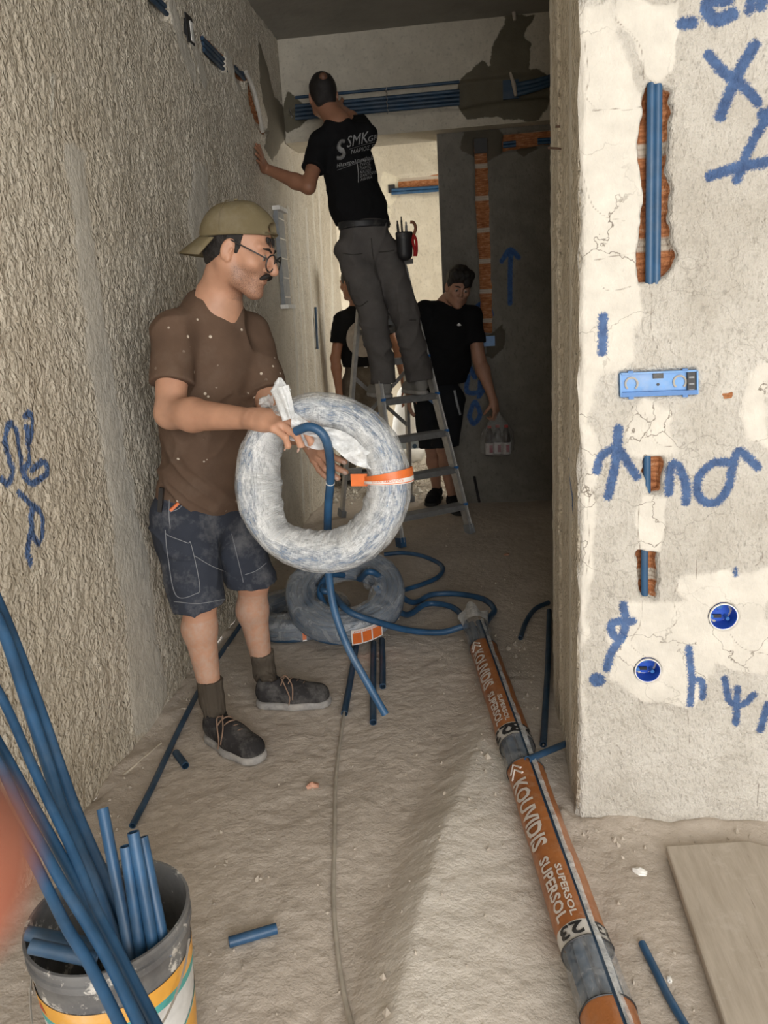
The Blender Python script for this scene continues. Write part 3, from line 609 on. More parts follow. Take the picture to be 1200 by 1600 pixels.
# ---- far wall: conduits and a small box
for k in range(2): conduit([aty(612, 297+k*5, FY-0.01), aty(700, 291+k*5, FY-0.01)], 0.016, ('upper', 'lower')[k]+' blue conduit below the bricks on the far bright wall', 'conduits on the far wall')
c = aty(612, 295, FY); b = MB(); b.box(c, (0.07, 0.03, 0.08)); tag(b.build('far_socket_box', M['black'], smooth=False), 'small dark box on the far bright wall', 'junction box')
# rusty bar ends out of the pier reveal
for (p, l) in ((((868, 198), (900, 198)), 'upper rusty wire sticking out of the pier side'), (((856, 231), (886, 235)), 'lower rusty wire sticking out of the pier side')):
    b = MB(); a, c = aty(*p[0], 2.3), aty(*p[1], 2.3); a[0] -= 0.0; b.tube([a, c+A3(0.02, 0, 0)], 0.003, 6); tag(b.build('rusty_wire', M['rust']), l, 'wire')

# ================================================================== things on the floor
fz = lambda x, y: float(floor_z(np.array([x]), np.array([y]))[0])
def onfloor(px, r): p = fl(px[0], px[1], r); p[2] = fz(p[0], p[1])+r; return p
def floor_pipe(pts, r, label, m='conduit', hollow=True, n=8, name='conduit', group=None, cat='pipe'):
    P = [onfloor(p, r*0.95) for p in pts]; P = spline(P, n) if len(P) > 2 else P
    b = MB(); (b.pipe if hollow else b.tube)(P, r); return tag(b.build(name, M[m]), label, cat, group)
floor_pipe([(207, 1292), (240, 1225), (285, 1130), (330, 1045), (372, 982), (395, 950)], 0.010, 'long dark conduit on the floor along the left wall behind the bucket', 'conduit_dark')
floor_pipe([(275, 1176), (290, 1198)], 0.0125, 'short dark blue offcut on the floor beside the front shoe', 'conduit_dark', name='pipe_offcut')
floor_pipe([(358, 1474), (432, 1450)], 0.0125, 'short blue offcut crushed on the floor right of the bucket', name='pipe_offcut')
floor_pipe([(1003, 1474), (1024, 1515), (1045, 1556), (1075, 1610)], 0.0085, 'blue conduit on the floor between the sleeve and the board')
floor_pipe([(858, 955), (856, 1040), (849, 1172)], 0.0115, 'straight dark conduit on the floor beside the pier', 'conduit_dark')
floor_pipe([(857, 941), (836, 952), (822, 972), (813, 997)], 0.011, 'curved dark offcut on the floor behind the pier', 'conduit_dark', name='pipe_offcut')
floor_pipe([(880, 1110), (881, 1134)], 0.0125, 'small black offcut on the floor next to the pier corner', 'black', name='pipe_offcut')
p = fl(824, 1187, 0.115); q = fl(896, 1157, 0.03)
conduit([p, q], 0.0105, 'bright blue offcut resting across the orange sleeve by the pier', hollow=True, name='pipe_offcut')
floor_pipe([(557, 1008), (548, 1060), (538, 1114)], 0.0125, 'left of three dark conduits sticking out under the tilted coil', 'conduit_dark')
floor_pipe([(584, 1005), (583, 1070), (583, 1128)], 0.0125, 'middle and longest of three dark conduits sticking out under the tilted coil', 'conduit_dark')
floor_pipe([(597, 1000), (598, 1040), (598, 1073)], 0.0125, 'right and shortest of three dark conduits sticking out under the tilted coil', 'conduit_dark')
floor_pipe([(549, 1008), (545, 1060), (535, 1130), (525, 1210), (523, 1300), (521, 1400), (527, 1480), (540, 1560), (556, 1625)], 0.0055, 'grey cable snaking over the floor from the coils to the front', 'cable', hollow=False, name='cable', cat='cable')
floor_pipe([(192, 1212), (220, 1190), (252, 1162)], 0.004, 'pale piece of string at the foot of the left wall', 'rope', hollow=False, name='string', cat='string')
floor_pipe([(600, 866), (630, 864), (662, 870), (690, 884), (686, 900), (660, 912), (628, 922)], 0.0125, 'thin blue hose looping on the floor behind the tilted coil', hollow=False, name='hose', cat='hose')
# debris
def chip(px, s, m, label, cat, name, seed=1, flat=0.5):
    r_ = np.random.default_rng(seed); c = onfloor(px, s*flat*0.45); bm = bmesh.new(); bmesh.ops.create_icosphere(bm, subdivisions=2, radius=1)
    for v in bm.verts:
        k = 0.75+0.35*float(noise(v.co.x*1.7+seed, v.co.y*1.7, v.co.z*1.7, seed)); v.co = Vector((v.co.x*s*k, v.co.y*s*0.6*k, v.co.z*s*flat*k))
    bmesh.ops.rotate(bm, verts=bm.verts, cent=(0, 0, 0), matrix=Matrix.Rotation(r_.uniform(0, 3), 3, 'Z'))
    me = bpy.data.meshes.new(name); bm.to_mesh(me); bm.free(); me.materials.append(m); o = bpy.data.objects.new(name, me); COL.objects.link(o); o.location = V(c)
    return tag(o, label, cat) if label else o
chip((488, 1226), 0.026, M['brickchip'], 'small broken piece of red brick on the middle of the floor', 'brick piece', 'brick_piece', 3)
chip((1000, 1362), 0.024, M['chalk'], 'white lump of plaster on the floor left of the board', 'plaster lump', 'plaster_lump', 5)
chip((1046, 1530), 0.012, M['chalk'], 'tiny white plaster crumb beside the thin conduit', 'plaster lump', 'plaster_lump', 6)
chip((792, 866), 0.03, M['brickchip'], 'flat brown chip on the floor right of the ladder', 'brick piece', 'brick_piece', 8, 0.2)
b = MB(); b.tube([aty(741, 745, 5.60), onfloor((749, 784), 0.01)], 0.010, 8); tag(b.build('iron_bar', M['black']), 'short dark bar leaning against the dark wall behind the ladder', 'bar')
# crumbs nobody could count
b = MB(); r_ = np.random.default_rng(12)
def crumbs(N, fx):
    for k in range(N):
        x, y, s = fx(); z = fz(x, y); R = frame(unit(r_.normal(size=3))); pts = [R @ A3(*u) for u in ((1, 0, 0), (-1, 0, 0), (0, 0.8, 0), (0, -0.8, 0), (0, 0, 0.6), (0, 0, -0.6))]
        b.add([A3(x, y, z+s*0.35)+u*s*r_.uniform(0.7, 1.2) for u in pts], [(0, 2, 4), (2, 1, 4), (1, 3, 4), (3, 0, 4), (2, 0, 5), (1, 2, 5), (3, 1, 5), (0, 3, 5)])
crumbs(700, lambda: (*((r_.uniform(-1.1, 0.18), r_.uniform(1.9, 5.4)) if r_.random() < 0.7 else (r_.uniform(-1.1, 0.7), r_.uniform(1.1, 1.85))), r_.exponential(0.0022)+0.0012))
crumbs(420, lambda: (LX+0.02+r_.exponential(0.05), r_.uniform(1.2, 5.2), r_.exponential(0.003)+0.0015))
crumbs(380, lambda: (0.25+r_.uniform(0.0, 0.9), PY-0.02-r_.exponential(0.05), r_.exponential(0.003)+0.0015))
crumbs(260, lambda: (0.2-r_.exponential(0.10), r_.uniform(1.9, 3.4), r_.exponential(0.0028)+0.0015))
tag(b.build('plaster_crumbs', simple('crumbs', (0.50, 0.44, 0.37), 0.95), smooth=False), 'fine plaster crumbs scattered over the dusty floor', 'crumbs', kind='stuff')
b = MB(); crumbs(900, lambda: (r_.uniform(-1.15, -0.15), r_.uniform(5.75, 8.4), r_.exponential(0.010)+0.005))
tag(b.build('rubble', simple('rubble_stone', (0.74, 0.70, 0.62), 0.95), smooth=False), 'loose rubble covering the floor of the far room', 'rubble', kind='stuff')
# ---- board
c0, c1 = fl(1040, 1322, 0.03), fl(1168, 1314, 0.03); dn = unit(fl(1140, 1625, 0.03)-c0); wv = c1-c0; c2 = c0+wv*1.55+dn*0.10
vs = []; out = [c0, c1, c0+wv*1.42+dn*0.05, c0+wv*1.50+dn*1.2, c0+dn*1.2]
for z in (0.008, 0.032): vs += [(p[0], p[1], z) for p in out]
n = len(out); b = MB(); b.add(vs, [tuple(range(n, 2*n)), tuple(range(n))[::-1]]+[(i, (i+1) % n, n+(i+1) % n, n+i) for i in range(n)])
t = NT('board_grain'); gr = t.noise(9, 5, 0.6, (7, 0.9, 1)); mw = t.ramp(gr, [(0.3, (0.40, 0.345, 0.28)), (0.65, (0.50, 0.44, 0.37))])
mw = t.mix(t.ramp(t.noise(14, 6, 0.7), [(0.55, 0.0), (0.7, 0.6)]), mw, (0.58, 0.53, 0.47)); mw = t.mix(t.ramp(t.noise(22, 2, 0.5, (9, 0.5, 1)), [(0.24, 1.0), (0.29, 0.0)]), mw, (0.16, 0.12, 0.09))
bo = b.build('plank', t.fin(mw, 0.85, t.bump(gr, 0.35, 0.004)), smooth=False); bv = bo.modifiers.new('bevel', 'BEVEL'); bv.width = 0.005; bv.segments = 2
tag(bo, 'thick dusty wooden board lying on the floor under the written wall', 'board')

# ================================================================== orange sleeve full of conduits
a, c = fl(745, 985, 0.055), fl(957, 1610, 0.055); ax = unit(A3(c[0]-a[0], c[1]-a[1], 0)); a[2] = c[2] = 0; L_ = np.linalg.norm(c-a)+0.9
SR = 0.053
def axz(s): p = a+ax*s; return fz(p[0], p[1])
side = unit(np.cross(A3(0, 0, 1), ax))            # points to the right of the way the sleeve runs towards the camera
def slp(s, ang, r=SR):                            # ang from straight up, positive towards picture left
    R_ = SR; cz = R_*0.93+0.012
    return a+ax*s+side*(-r*1.03*math.sin(ang))+A3(0, 0, cz+r*0.93*math.cos(ang))
sg = 1 if (-side)[0] < 0 else -1
def sl(s, ang, r=SR): return slp(s, ang*sg, r)    # ang > 0 : towards the left of the picture
def s_of(px, py):
    q = fl(px, py, 0.10); return float((q-a) @ ax)
seg = [('clear', -0.04, s_of(760, 1000)), ('orange', s_of(760, 1000), s_of(790, 1133)), ('white', s_of(790, 1133), s_of(795, 1152)), ('clear', s_of(795, 1152), s_of(815, 1190)), ('orange', s_of(815, 1190), s_of(880, 1444)),
       ('white', s_of(880, 1444), s_of(885, 1470)), ('clear', s_of(885, 1470), s_of(915, 1562)), ('orange', s_of(915, 1562), s_of(915, 1562)+0.55), ('clear', s_of(915, 1562)+0.55, L_)]
root = empty('conduit_sleeve', a+A3(0, 0, 0), 'long orange printed plastic sleeve full of blue conduits lying on the floor', 'sleeve')
t = NT('orange_print'); og = t.noise(9, 4); oc = t.ramp(og, [(0.3, (0.30, 0.105, 0.034)), (0.7, (0.44, 0.165, 0.052))])
oc = t.mix(t.ramp(t.noise(30, 5, 0.7), [(0.52, 0.0), (0.75, 0.35)]), oc, (0.55, 0.40, 0.28))
M['orange'] = t.fin(oc, 0.32, t.bump(t.noise(35, 4, 0.6, (1, 1, 1)), 0.5, 0.004))
M['sleeve_white'] = simple('sleeve_white_band', (0.62, 0.60, 0.57), 0.4, var=0.06)
def wrinkle(s, an): return 1+0.035*float(noise(s*9, an*1.6, 3.1))+0.012*float(noise(s*40, an*4, 1.1))
GAP = (-0.42, -0.16)
SG = []
for kind, s0, s1 in seg:
    nS, nA = max(3, int((s1-s0)/0.012)), 44; v = []; f = []
    angs = np.linspace(GAP[1], GAP[0]+2*math.pi, nA)
    for i in range(nS+1):
        s = s0+(s1-s0)*i/nS; SG.append(s)
        for an in angs: v.append(sl(s, an, SR*wrinkle(s, an)))
    f = [(i*nA+k, i*nA+k+1, (i+1)*nA+k+1, (i+1)*nA+k) for i in range(nS) for k in range(nA-1)]
    mkobj({'clear': 'clear_section', 'orange': 'printed_section', 'white': 'size_band'}[kind], v, f, {'clear': M['film_sleeve'], 'orange': M['orange'], 'white': M['sleeve_white']}[kind], None)
    keep(bpy.context.scene.collection.objects[-1], root) if False else None
    o = COL.objects[-1]; keep(o, root)
    if kind == 'orange':
        for e in (s0,):
            b = MB(); b.tube([sl(e, an, SR*1.012*wrinkle(e, an)) for an in angs], 0.0022, 6); keep(b.build('dark_edge', M['black']), root)
    if kind == 'white':
        b = MB(); b.tube([sl(s1, an, SR*1.012*wrinkle(s1, an)) for an in angs], 0.0022, 6); keep(b.build('dark_edge', M['black']), root)
# seam flap of milky film along the slit
nS = 150; v = []; S0, S1 = 0.0, L_-0.3
for i in range(nS+1):
    s = S0+(S1-S0)*i/nS; wv_ = 0.6*float(noise(s*6, 0.4))
    for k, an in enumerate(np.linspace(GAP[1]+0.06, GAP[0]-0.10+0.10*wv_, 6)): v.append(sl(s, an, SR*(1.03+0.05*(k == 5)*float(noise(s*25, 1.0))+0.035*k/5)))
keep(mkobj('seam_flap', v, [(i*6+k, i*6+k+1, i*6+k+7, i*6+k+6) for i in range(nS) for k in range(2, 5)], M['film_milky'], attrs={'op': np.full((nS+1)*6, 0.25)}), root)
# crumpled open mouth
v = []; nA = 40
for i in range(9):
    tt = i/8
    for k in range(nA):
        an = 2*math.pi*k/nA; rr = SR*(1+0.22*tt*math.sin(an*5+1.2)+0.15*tt); v.append(sl(-0.03-0.085*tt*(1+0.35*math.sin(an*3+0.4)), an, rr)+A3(0, 0, 0.01*tt))
keep(mkobj('crumpled_mouth', v, [(i*nA+k, i*nA+(k+1) % nA, (i+1)*nA+(k+1) % nA, (i+1)*nA+k) for i in range(8) for k in range(nA)], film('crumpled_film', 0.5, 0.95, (0.55, 0.55, 0.54), 0.3)), root)
# lettering
def sleeve_text(s, txt, size, s0, ang, up=False, m='white', parent_name='lettering', flip=False, stretch=1.0):
    def fn(x, y):
        if up: return sl(s0-y, ang+(x)/SR, SR*1.045)
        return sl(s0+x*stretch, ang-(y/SR), SR*1.045)
    o = text_obj(parent_name, txt, size, fn, M[m], None); keep(o, root)
M['letter'] = simple('pale_lettering', (0.66, 0.60, 0.55), 0.5, var=0.05, bump=0.0)
for (s0, s1) in ((seg[1][1], seg[1][2]), (seg[4][1], seg[4][2])):
    d = s1-s0
    for txt, h, t0, t1, an in (('KOUVIDIS', 0.066, 0.14, 0.60, 1.20), ('SUPERSOL', 0.038, 0.66, 0.98, 1.02), ('SUPERSOL', 0.020, 0.72, 0.98, 0.36)):
        v_, f_ = text_geo(txt, 1.0, bold=0.03); wd = max(q_[0] for q_ in v_)
        k_ = d*(t1-t0)/wd
        keep(mkobj('lettering', [sl(s0+d*t0+x*k_, an-y*h/SR, SR*1.045) for x, y in v_], f_, M['letter'], smooth=False), root)
    b = MB()
    for q_ in (0.02, 0.06): b.tube([sl(s0+d*(q_+0.05), 1.1, SR*1.04), sl(s0+d*q_, 0.75, SR*1.04), sl(s0+d*(q_+0.05), 0.40, SR*1.04)], 0.004, 6)
    keep(b.build('chevron_mark', M['letter']), root)
for i in (2, 5):
    s0, s1 = seg[i][1], seg[i][2]
    for an in (0.95, -0.50):
        v_, f_ = text_geo('23', 1.0, bold=0.03); k_ = (s1-s0)*0.95
        keep(mkobj('size_number', [sl(s0+(s1-s0)*0.12+y*k_*1.05, an-0.92+(x*k_*1.35)/SR, SR*1.05) for x, y in v_], f_, M['black'], smooth=False), root)
# the conduits inside
for k, (dx, dz) in enumerate([(0, 0)]+[(0.031*math.cos(q_), 0.031*math.sin(q_)) for q_ in np.linspace(0.2, 0.2+2*math.pi, 6, endpoint=False)]):
    P = [a+ax*s+side*dx+A3(0, 0, SR*0.93+0.012+dz) for s in np.linspace(-0.005, L_, 5)]
    b = MB(); b.pipe(P, 0.0125); tag(b.build('conduit', M['conduit_dark']), 'blue conduits packed inside the orange printed sleeve', 'pipe', 'conduits inside the orange sleeve')

# ================================================================== bucket with conduits
bc = A3(-0.690, 1.128, 0); br_, bh = 0.1425, 0.37
root = empty('bucket', bc, 'grey plaster-stained bucket with orange and teal label full of conduits', 'bucket')
t = NT('bucket_plastic'); bb = t.ramp(t.noise(12, 5, 0.7), [(0.35, (0.10, 0.10, 0.105)), (0.6, (0.17, 0.17, 0.17))])
bb = t.mix(t.ramp(t.noise(16, 6, 0.75), [(0.56, 0.0), (0.61, 0.9)]), bb, (0.66, 0.63, 0.58)); M['bucket'] = t.fin(bb, 0.6, t.bump(t.noise(50, 4), 0.3, 0.003))
b = MB(); rb = 0.118
rad = lambda z: rb+(br_-rb)*z/bh
b.lathe([(0.001, 0.0), (rad(0), 0.0), (rad(0.3), 0.30), (rad(0.335)+0.002, 0.335), (rad(0.345)+0.004, 0.337), (rad(0.347)+0.004, 0.350), (br_-0.001, 0.352), (br_, 0.366), (br_+0.003, 0.368), (br_+0.002, 0.374), (br_-0.003, 0.374), (br_-0.005, 0.366), (rad(0.05)-0.004, 0.03), (0.001, 0.025)], bc, 56)
keep(b.build('body', M['bucket'], sharp=50), root)
def bkt(ang, z, d=0.0012): r = rad(z)+d; return bc+A3(r*math.cos(ang), r*math.sin(ang), z)
def band(z0, z1, a0, a1, m, name, d=0.0012, n=48):
    v = []; 
    for i in range(n+1):
        an = a0+(a1-a0)*i/n
        for z in ((z0, z1) if not callable(z0) else (z0(i/n), z1(i/n))): v.append(bkt(an, z, d))
    o = mkobj(name, v, [(2*i, 2*i+2, 2*i+3, 2*i+1) for i in range(n)], m); keep(o, root); return o
lab_o = simple('label_orange', (0.72, 0.36, 0.055), 0.5, var=0.1, scale=20, dust=0.45, dustc=(0.75, 0.7, 0.62)); lab_t = simple('label_teal', (0.08, 0.36, 0.34), 0.5, dust=0.3, dustc=(0.7, 0.68, 0.62)); lab_w = simple('label_white', (0.60, 0.60, 0.59), 0.5, var=0.15, scale=25, dust=0.2)
A0, A1 = rd(-150), rd(30)
band(0.0, 0.285, A0, A1, lab_w, 'white_label'); band(0.255, 0.290, A0, A1, lab_o, 'orange_band', 0.002); band(0.238, 0.255, A0, A1, lab_t, 'teal_band', 0.002)
band(lambda t_: 0.0, lambda t_: 0.10+0.09*t_, rd(-70), A1, lab_o, 'orange_field', 0.002); band(lambda t_: 0.10+0.09*t_, lambda t_: 0.106+0.09*t_, rd(-70), A1, lab_t, 'teal_line', 0.0024)
def btext(txt, size, ang, z, m, nm='lettering'): o = text_obj(nm, txt, size, lambda x, y: bkt(ang+x/br_, z+y, 0.0032), M[m]); keep(o, root)
btext('-165 Terrace', 0.0155, rd(-122), 0.2405, 'white')
for k in range(9): btext('lllillililllilillillilili', 0.006, rd(-70), 0.222-k*0.011, 'greyplastic', 'small_print')
for k in range(7): btext('illilllililillil', 0.006, rd(-104), 0.215-k*0.011, 'greyplastic', 'small_print')
b = MB(); q_ = [bkt(rd(-132), 0.262, 0.003), bkt(rd(-122), 0.262, 0.003), bkt(rd(-130), 0.284, 0.003)]; b.add(q_, [(0, 1, 2)]); keep(b.build('triangle_logo', simple('logo_red', (0.45, 0.05, 0.03), 0.5), smooth=False), root)
pts = []
for t_ in np.linspace(0, 1, 26):
    an = rd(-190)+rd(185)*t_; pts.append(bc+A3((br_+0.012)*math.cos(an), (br_+0.012)*math.sin(an), 0.335-0.17*math.sin(math.pi*t_)**0.8))
b = MB(); b.tube(pts, 0.0022, 6); hd = b.build('handle', M['steel']); keep(hd, root)
b = MB(); b.tube(pts[14:18], 0.009, 10); g = b.build('grip', M['black']); keep(g, hd) if False else None
g.parent = hd; g.matrix_parent_inverse = Matrix.Translation(root.location).inverted() if False else Matrix.Identity(4)
# crumpled rag inside
bm = bmesh.new(); bmesh.ops.create_icosphere(bm, subdivisions=4, radius=0.055)
for v in bm.verts:
    k = 1+0.45*float(noise(v.co.x*30, v.co.y*30, v.co.z*30, 5)); v.co = Vector((v.co.x*k, v.co.y*k, v.co.z*k*0.7))
me = bpy.data.meshes.new('rag'); bm.to_mesh(me); bm.free(); me.materials.append(simple('dirty_rag', (0.34, 0.32, 0.29), 0.9, var=0.5, scale=12)); o = bpy.data.objects.new('rag', me); COL.objects.link(o); o.location = V(bc+A3(0.065, 0.01, 0.245)); tag(o, 'crumpled dirty rag inside the bucket', 'rag')
def at_depth(px, py, d): return O3+ray(px, py)*d
def lean(pts, r, label, n=8, group='long conduits leaning over the bucket', m='conduit'):
    P = [at_depth(*p) for p in pts]; return conduit(spline(P, n), r, label, group, m, hollow=True)
def leanpx(pts, r, label, d0=1.55, d1=1.13, y0=1000, y1=1620, **k):
    lean([(x, y, d0+(d1-d0)*(y-y0)/(y1-y0)) for x, y in pts], r, label, **k)
leanpx([(-70, 1120), (10, 1270), (50, 1340), (75, 1390), (105, 1450), (140, 1507), (187, 1600), (255, 1740)], 0.0092, 'leftmost long blue conduit crossing in front of the bucket')
leanpx([(-60, 1085), (2, 1200), (32, 1262), (67, 1325), (100, 1385), (140, 1450), (175, 1512), (217, 1600), (285, 1740)], 0.0092, 'second long blue conduit from the left in front of the bucket')
leanpx([(-60, 1060), (20, 1200), (50, 1255), (82, 1312), (114, 1370), (142, 1425), (170, 1482), (202, 1545), (229, 1600), (295, 1740)], 0.0092, 'third long blue conduit from the left, passing behind the second', d0=1.59, d1=1.17)
leanpx([(-60, 990), (0, 1085), (50, 1195), (75, 1250), (105, 1312), (130, 1370), (152, 1425), (186, 1490), (212, 1540), (243, 1600), (315, 1740)], 0.0090, 'rightmost long blue conduit crossing in front of the bucket', d0=1.60, d1=1.16)
leanpx([(-60, 880), (0, 975), (40, 1090), (73, 1190), (96, 1262), (121, 1320), (145, 1375), (162, 1420), (184, 1482), (200, 1530)], 0.0122, 'long blue conduit ending inside the bucket, left of the pair', d0=1.60, d1=1.34)
leanpx([(-60, 820), (5, 960), (55, 1090), (90, 1190), (115, 1260), (142, 1325), (162, 1370), (182, 1420), (206, 1478), (224, 1525)], 0.0122, 'long blue conduit ending inside the bucket, right of the pair', d0=1.64, d1=1.36)
for (p, q_, l) in (((160, 1263, 1.42), (206, 1500, 1.36), 'short conduit standing apart at the back of the bucket'), ((196, 1322, 1.37), (222, 1500, 1.36), 'left of three short conduits standing together in the bucket'), ((208, 1300, 1.37), (243, 1500, 1.36), 'middle of three short conduits standing together in the bucket'), ((222, 1308, 1.40), (260, 1495, 1.37), 'right of three short conduits standing together in the bucket')):
    conduit([at_depth(*p), at_depth(*q_)], 0.0105, l, 'short conduits standing in the bucket', hollow=True)
for (p, q_, l) in (((48, 1478, 1.30), (150, 1500, 1.30), 'short stub poking out over the left rim of the bucket, lower'), ((42, 1458, 1.36), (150, 1478, 1.36), 'short stub poking out over the left rim of the bucket, upper')):
    conduit([at_depth(*p), at_depth(*q_)], 0.0125, l, 'stubs over the bucket rim', hollow=True, m='conduit_dark')
# ================================================================== implicit surfaces: smooth unions of rounded limbs, meshed with surface nets
class SDF:
    def __init__(s): s.ops = []
    def add(s, fn, lo, hi, k=0.02, mode='u'): s.ops.append((fn, np.array(lo), np.array(hi), k, mode)); return s
    def rc(s, a, b, ra, rb, k=0.02, n=None, sc=1.0, mode='u', cut=None):
        a, b = A3(*a), A3(*b); ab = b-a; L = ab @ ab+1e-12; m = max(ra, rb)*max(1, sc)
        nn = None if n is None else unit(n)
        def fn(P):
            q = P-a; t = np.clip(q @ ab/L, 0, 1); off = q-t[..., None]*ab
            if nn is not None: off = off+nn*((off @ nn)*(1/sc-1))[..., None]
            d = np.sqrt((off*off).sum(-1))-(ra+(rb-ra)*t)
            if cut is not None:
                for cp, cn in cut: d = np.maximum(d, (P-A3(*cp)) @ unit(cn))
            return d
        return s.add(fn, np.minimum(a, b)-m, np.maximum(a, b)+m, k, mode)
    def el(s, c, R, r, k=0.02, mode='u'):
        c = A3(*c); r = A3(*r); R = np.array(R, float); m = max(r)
        def fn(P):
            q = (P-c) @ R; k0 = np.sqrt(((q/r)**2).sum(-1)); k1 = np.sqrt(((q/r**2)**2).sum(-1))+1e-9
            return k0*(k0-1)/k1
        return s.add(fn, c-m, c+m, k, mode)
    def plane(s, p, n, k=0.004): p, n = A3(*p), unit(n); return s.add(lambda P: (P-p) @ n, [-9]*3, [9]*3, k, 'i')
    def warp(s, fn): return s.add(fn, [-9]*3, [9]*3, 0, 'w')
    def sample(s, lo, hi, h):
        ax = [np.arange(lo[i], hi[i]+h, h) for i in range(3)]; sh = tuple(len(q) for q in ax)
        F = np.full(sh, 0.08, np.float64)
        for fn, a, b, k, mode in s.ops:
            pad = 0.02+k
            i0 = [int(np.searchsorted(ax[j], a[j]-pad)) for j in range(3)]; i1 = [int(np.searchsorted(ax[j], b[j]+pad)) for j in range(3)]
            if any(i1[j]-i0[j] < 1 for j in range(3)): continue
            sl_ = tuple(slice(i0[j], i1[j]) for j in range(3))
            P = np.stack(np.meshgrid(*[ax[j][sl_[j]] for j in range(3)], indexing='ij'), -1)
            G = F[sl_]
            if mode == 'w':
                near = np.abs(G) < 0.035; g = G.copy(); g[near] += fn(P[near]); F[sl_] = g; continue
            d = fn(P)
            if mode == 'u': t = np.clip(0.5+0.5*(G-d)/k, 0, 1); F[sl_] = G*(1-t)+d*t-k*t*(1-t)
            elif mode == 'i': t = np.clip(0.5-0.5*(G-d)/k, 0, 1); F[sl_] = G*(1-t)+d*t+k*t*(1-t)
            else: d = -d; t = np.clip(0.5-0.5*(G-d)/k, 0, 1); F[sl_] = G*(1-t)+d*t+k*t*(1-t)
        return F
    def bounds(s):
        u = [o for o in s.ops if o[4] == 'u']; return np.min([o[1] for o in u], 0)-0.015, np.max([o[2] for o in u], 0)+0.015
    def mesh(s, h, lo=None, hi=None):
        if lo is None: lo, hi = s.bounds()
        lo, hi = A3(*lo), A3(*hi); F = s.sample(lo, hi, h); I = F < 0
        c = [(x, y, z) for x in (0, 1) for y in (0, 1) for z in (0, 1)]; n = F.shape
        sub = lambda A, o: A[o[0]:n[0]-1+o[0], o[1]:n[1]-1+o[1], o[2]:n[2]-1+o[2]]
        cnt = sum(sub(I, o).astype(np.int8) for o in c); act = (cnt > 0) & (cnt < 8); idx = np.argwhere(act)
        if not len(idx): return np.zeros((0, 3)), np.zeros((0, 4), int)
        vals = np.stack([F[idx[:, 0]+o[0], idx[:, 1]+o[1], idx[:, 2]+o[2]] for o in c], 1)
        acc = np.zeros((len(idx), 3)); w_ = np.zeros(len(idx)); C_ = np.array(c, float)
        for i in range(8):
            for j in range(i+1, 8):
                if np.abs(C_[i]-C_[j]).sum() != 1: continue
                a, b = vals[:, i], vals[:, j]; m = (a < 0) != (b < 0); t = np.where(m, a/(a-b+1e-15), 0)
                acc += m[:, None]*(C_[i]+t[:, None]*(C_[j]-C_[i])); w_ += m
        Vv = lo+(idx+acc/w_[:, None])*h
        vid = -np.ones(act.shape, int); vid[act] = np.arange(len(idx)); faces = []
        for d in range(3):
            e, f = (d+1) % 3, (d+2) % 3
            A = np.take(I, range(0, n[d]-1), d); B = np.take(I, range(1, n[d]), d)
            q = np.argwhere(A != B); q = q[(q[:, e] > 0) & (q[:, f] > 0) & (q[:, e] < n[e]-1) & (q[:, f] < n[f]-1)]
            if not len(q): continue
            g = []
            for de, df in ((0, 0), (-1, 0), (-1, -1), (0, -1)):
                r = q.copy(); r[:, e] += de; r[:, f] += df; g.append(vid[r[:, 0], r[:, 1], r[:, 2]])
            g = np.stack(g, 1); ins = I[q[:, 0], q[:, 1], q[:, 2]]; g[~ins] = g[~ins][:, ::-1]; faces.append(g)
        Fc = np.concatenate(faces); Fc = Fc[(Fc >= 0).all(1)]
        return Vv, Fc
    def obj(s, name, h, m, parent=None, regions=None, attr=None):
        vs, fs, o = [], [], 0
        for rg in (regions or [(None, None, h)]):
            v, f = s.mesh(rg[2], rg[0], rg[1]); vs.append(v); fs.append(f+o); o += len(v)
        v = np.concatenate(vs); f = np.concatenate(fs)
        q = mkobj(name, v, f, m, attrs=attr(v) if attr else None)
        if parent: keep(q, parent)
        return q

def skin_mat(name, c, stub=None):
    t = NT(name); b = t.ramp(t.noise(18, 4), [(0.3, tuple(x*0.88 for x in c)), (0.7, tuple(x*1.08 for x in c))])
    b = t.mix(t.ramp(t.noise(60, 4, 0.7), [(0.55, 0.0), (0.8, 0.25)]), b, (c[0]*1.0, c[1]*0.72, c[2]*0.65))
    if stub: b = t.mix(t.math('MULTIPLY', t.attr('stubble'), t.ramp(t.noise(380, 2, 0.7), [(0.35, 0.9), (0.62, 0.15)])), b, stub)
    b = t.mix(t.math('MULTIPLY', t.attr('dusty'), t.ramp(t.noise(40, 5, 0.7), [(0.4, 0.1), (0.6, 0.8)])), b, (0.50, 0.42, 0.36))
    t.fin(b, 0.52, t.bump(t.noise(160, 3), 0.12, 0.002)); t.b.inputs['Subsurface Weight'].default_value = 0.08; t.b.inputs['Subsurface Radius'].default_value = (0.02, 0.008, 0.004); t.b.inputs['Subsurface Scale'].default_value = 0.3
    return t.m
def cloth_mat(name, c, dust=0.2, dustc=(0.5, 0.46, 0.4), spots=False, sc=700):
    t = NT(name); b = t.ramp(t.noise(6, 5, 0.6), [(0.3, tuple(x*0.82 for x in c)), (0.7, tuple(x*1.18 for x in c))])
    if dust: b = t.mix(t.ramp(t.noise(11, 6, 0.7), [(0.48, 0.0), (0.72, dust)]), b, dustc)
    if spots:
        v = t.vor(26); b = t.mix(t.ramp(v, [(0.10, 0.9), (0.14, 0.0)]), b, t.ramp(t.noise(9, 2), [(0.5, c), (0.56, (0.66, 0.58, 0.48))]))
    nb = t.bump(t.noise(sc, 2), 0.25, 0.001); nb = t.bump(t.noise(26, 5, 0.6), 0.25, 0.006, nb)
    return t.fin(b, 0.92, nb, Specular_IOR_Level=0.15)
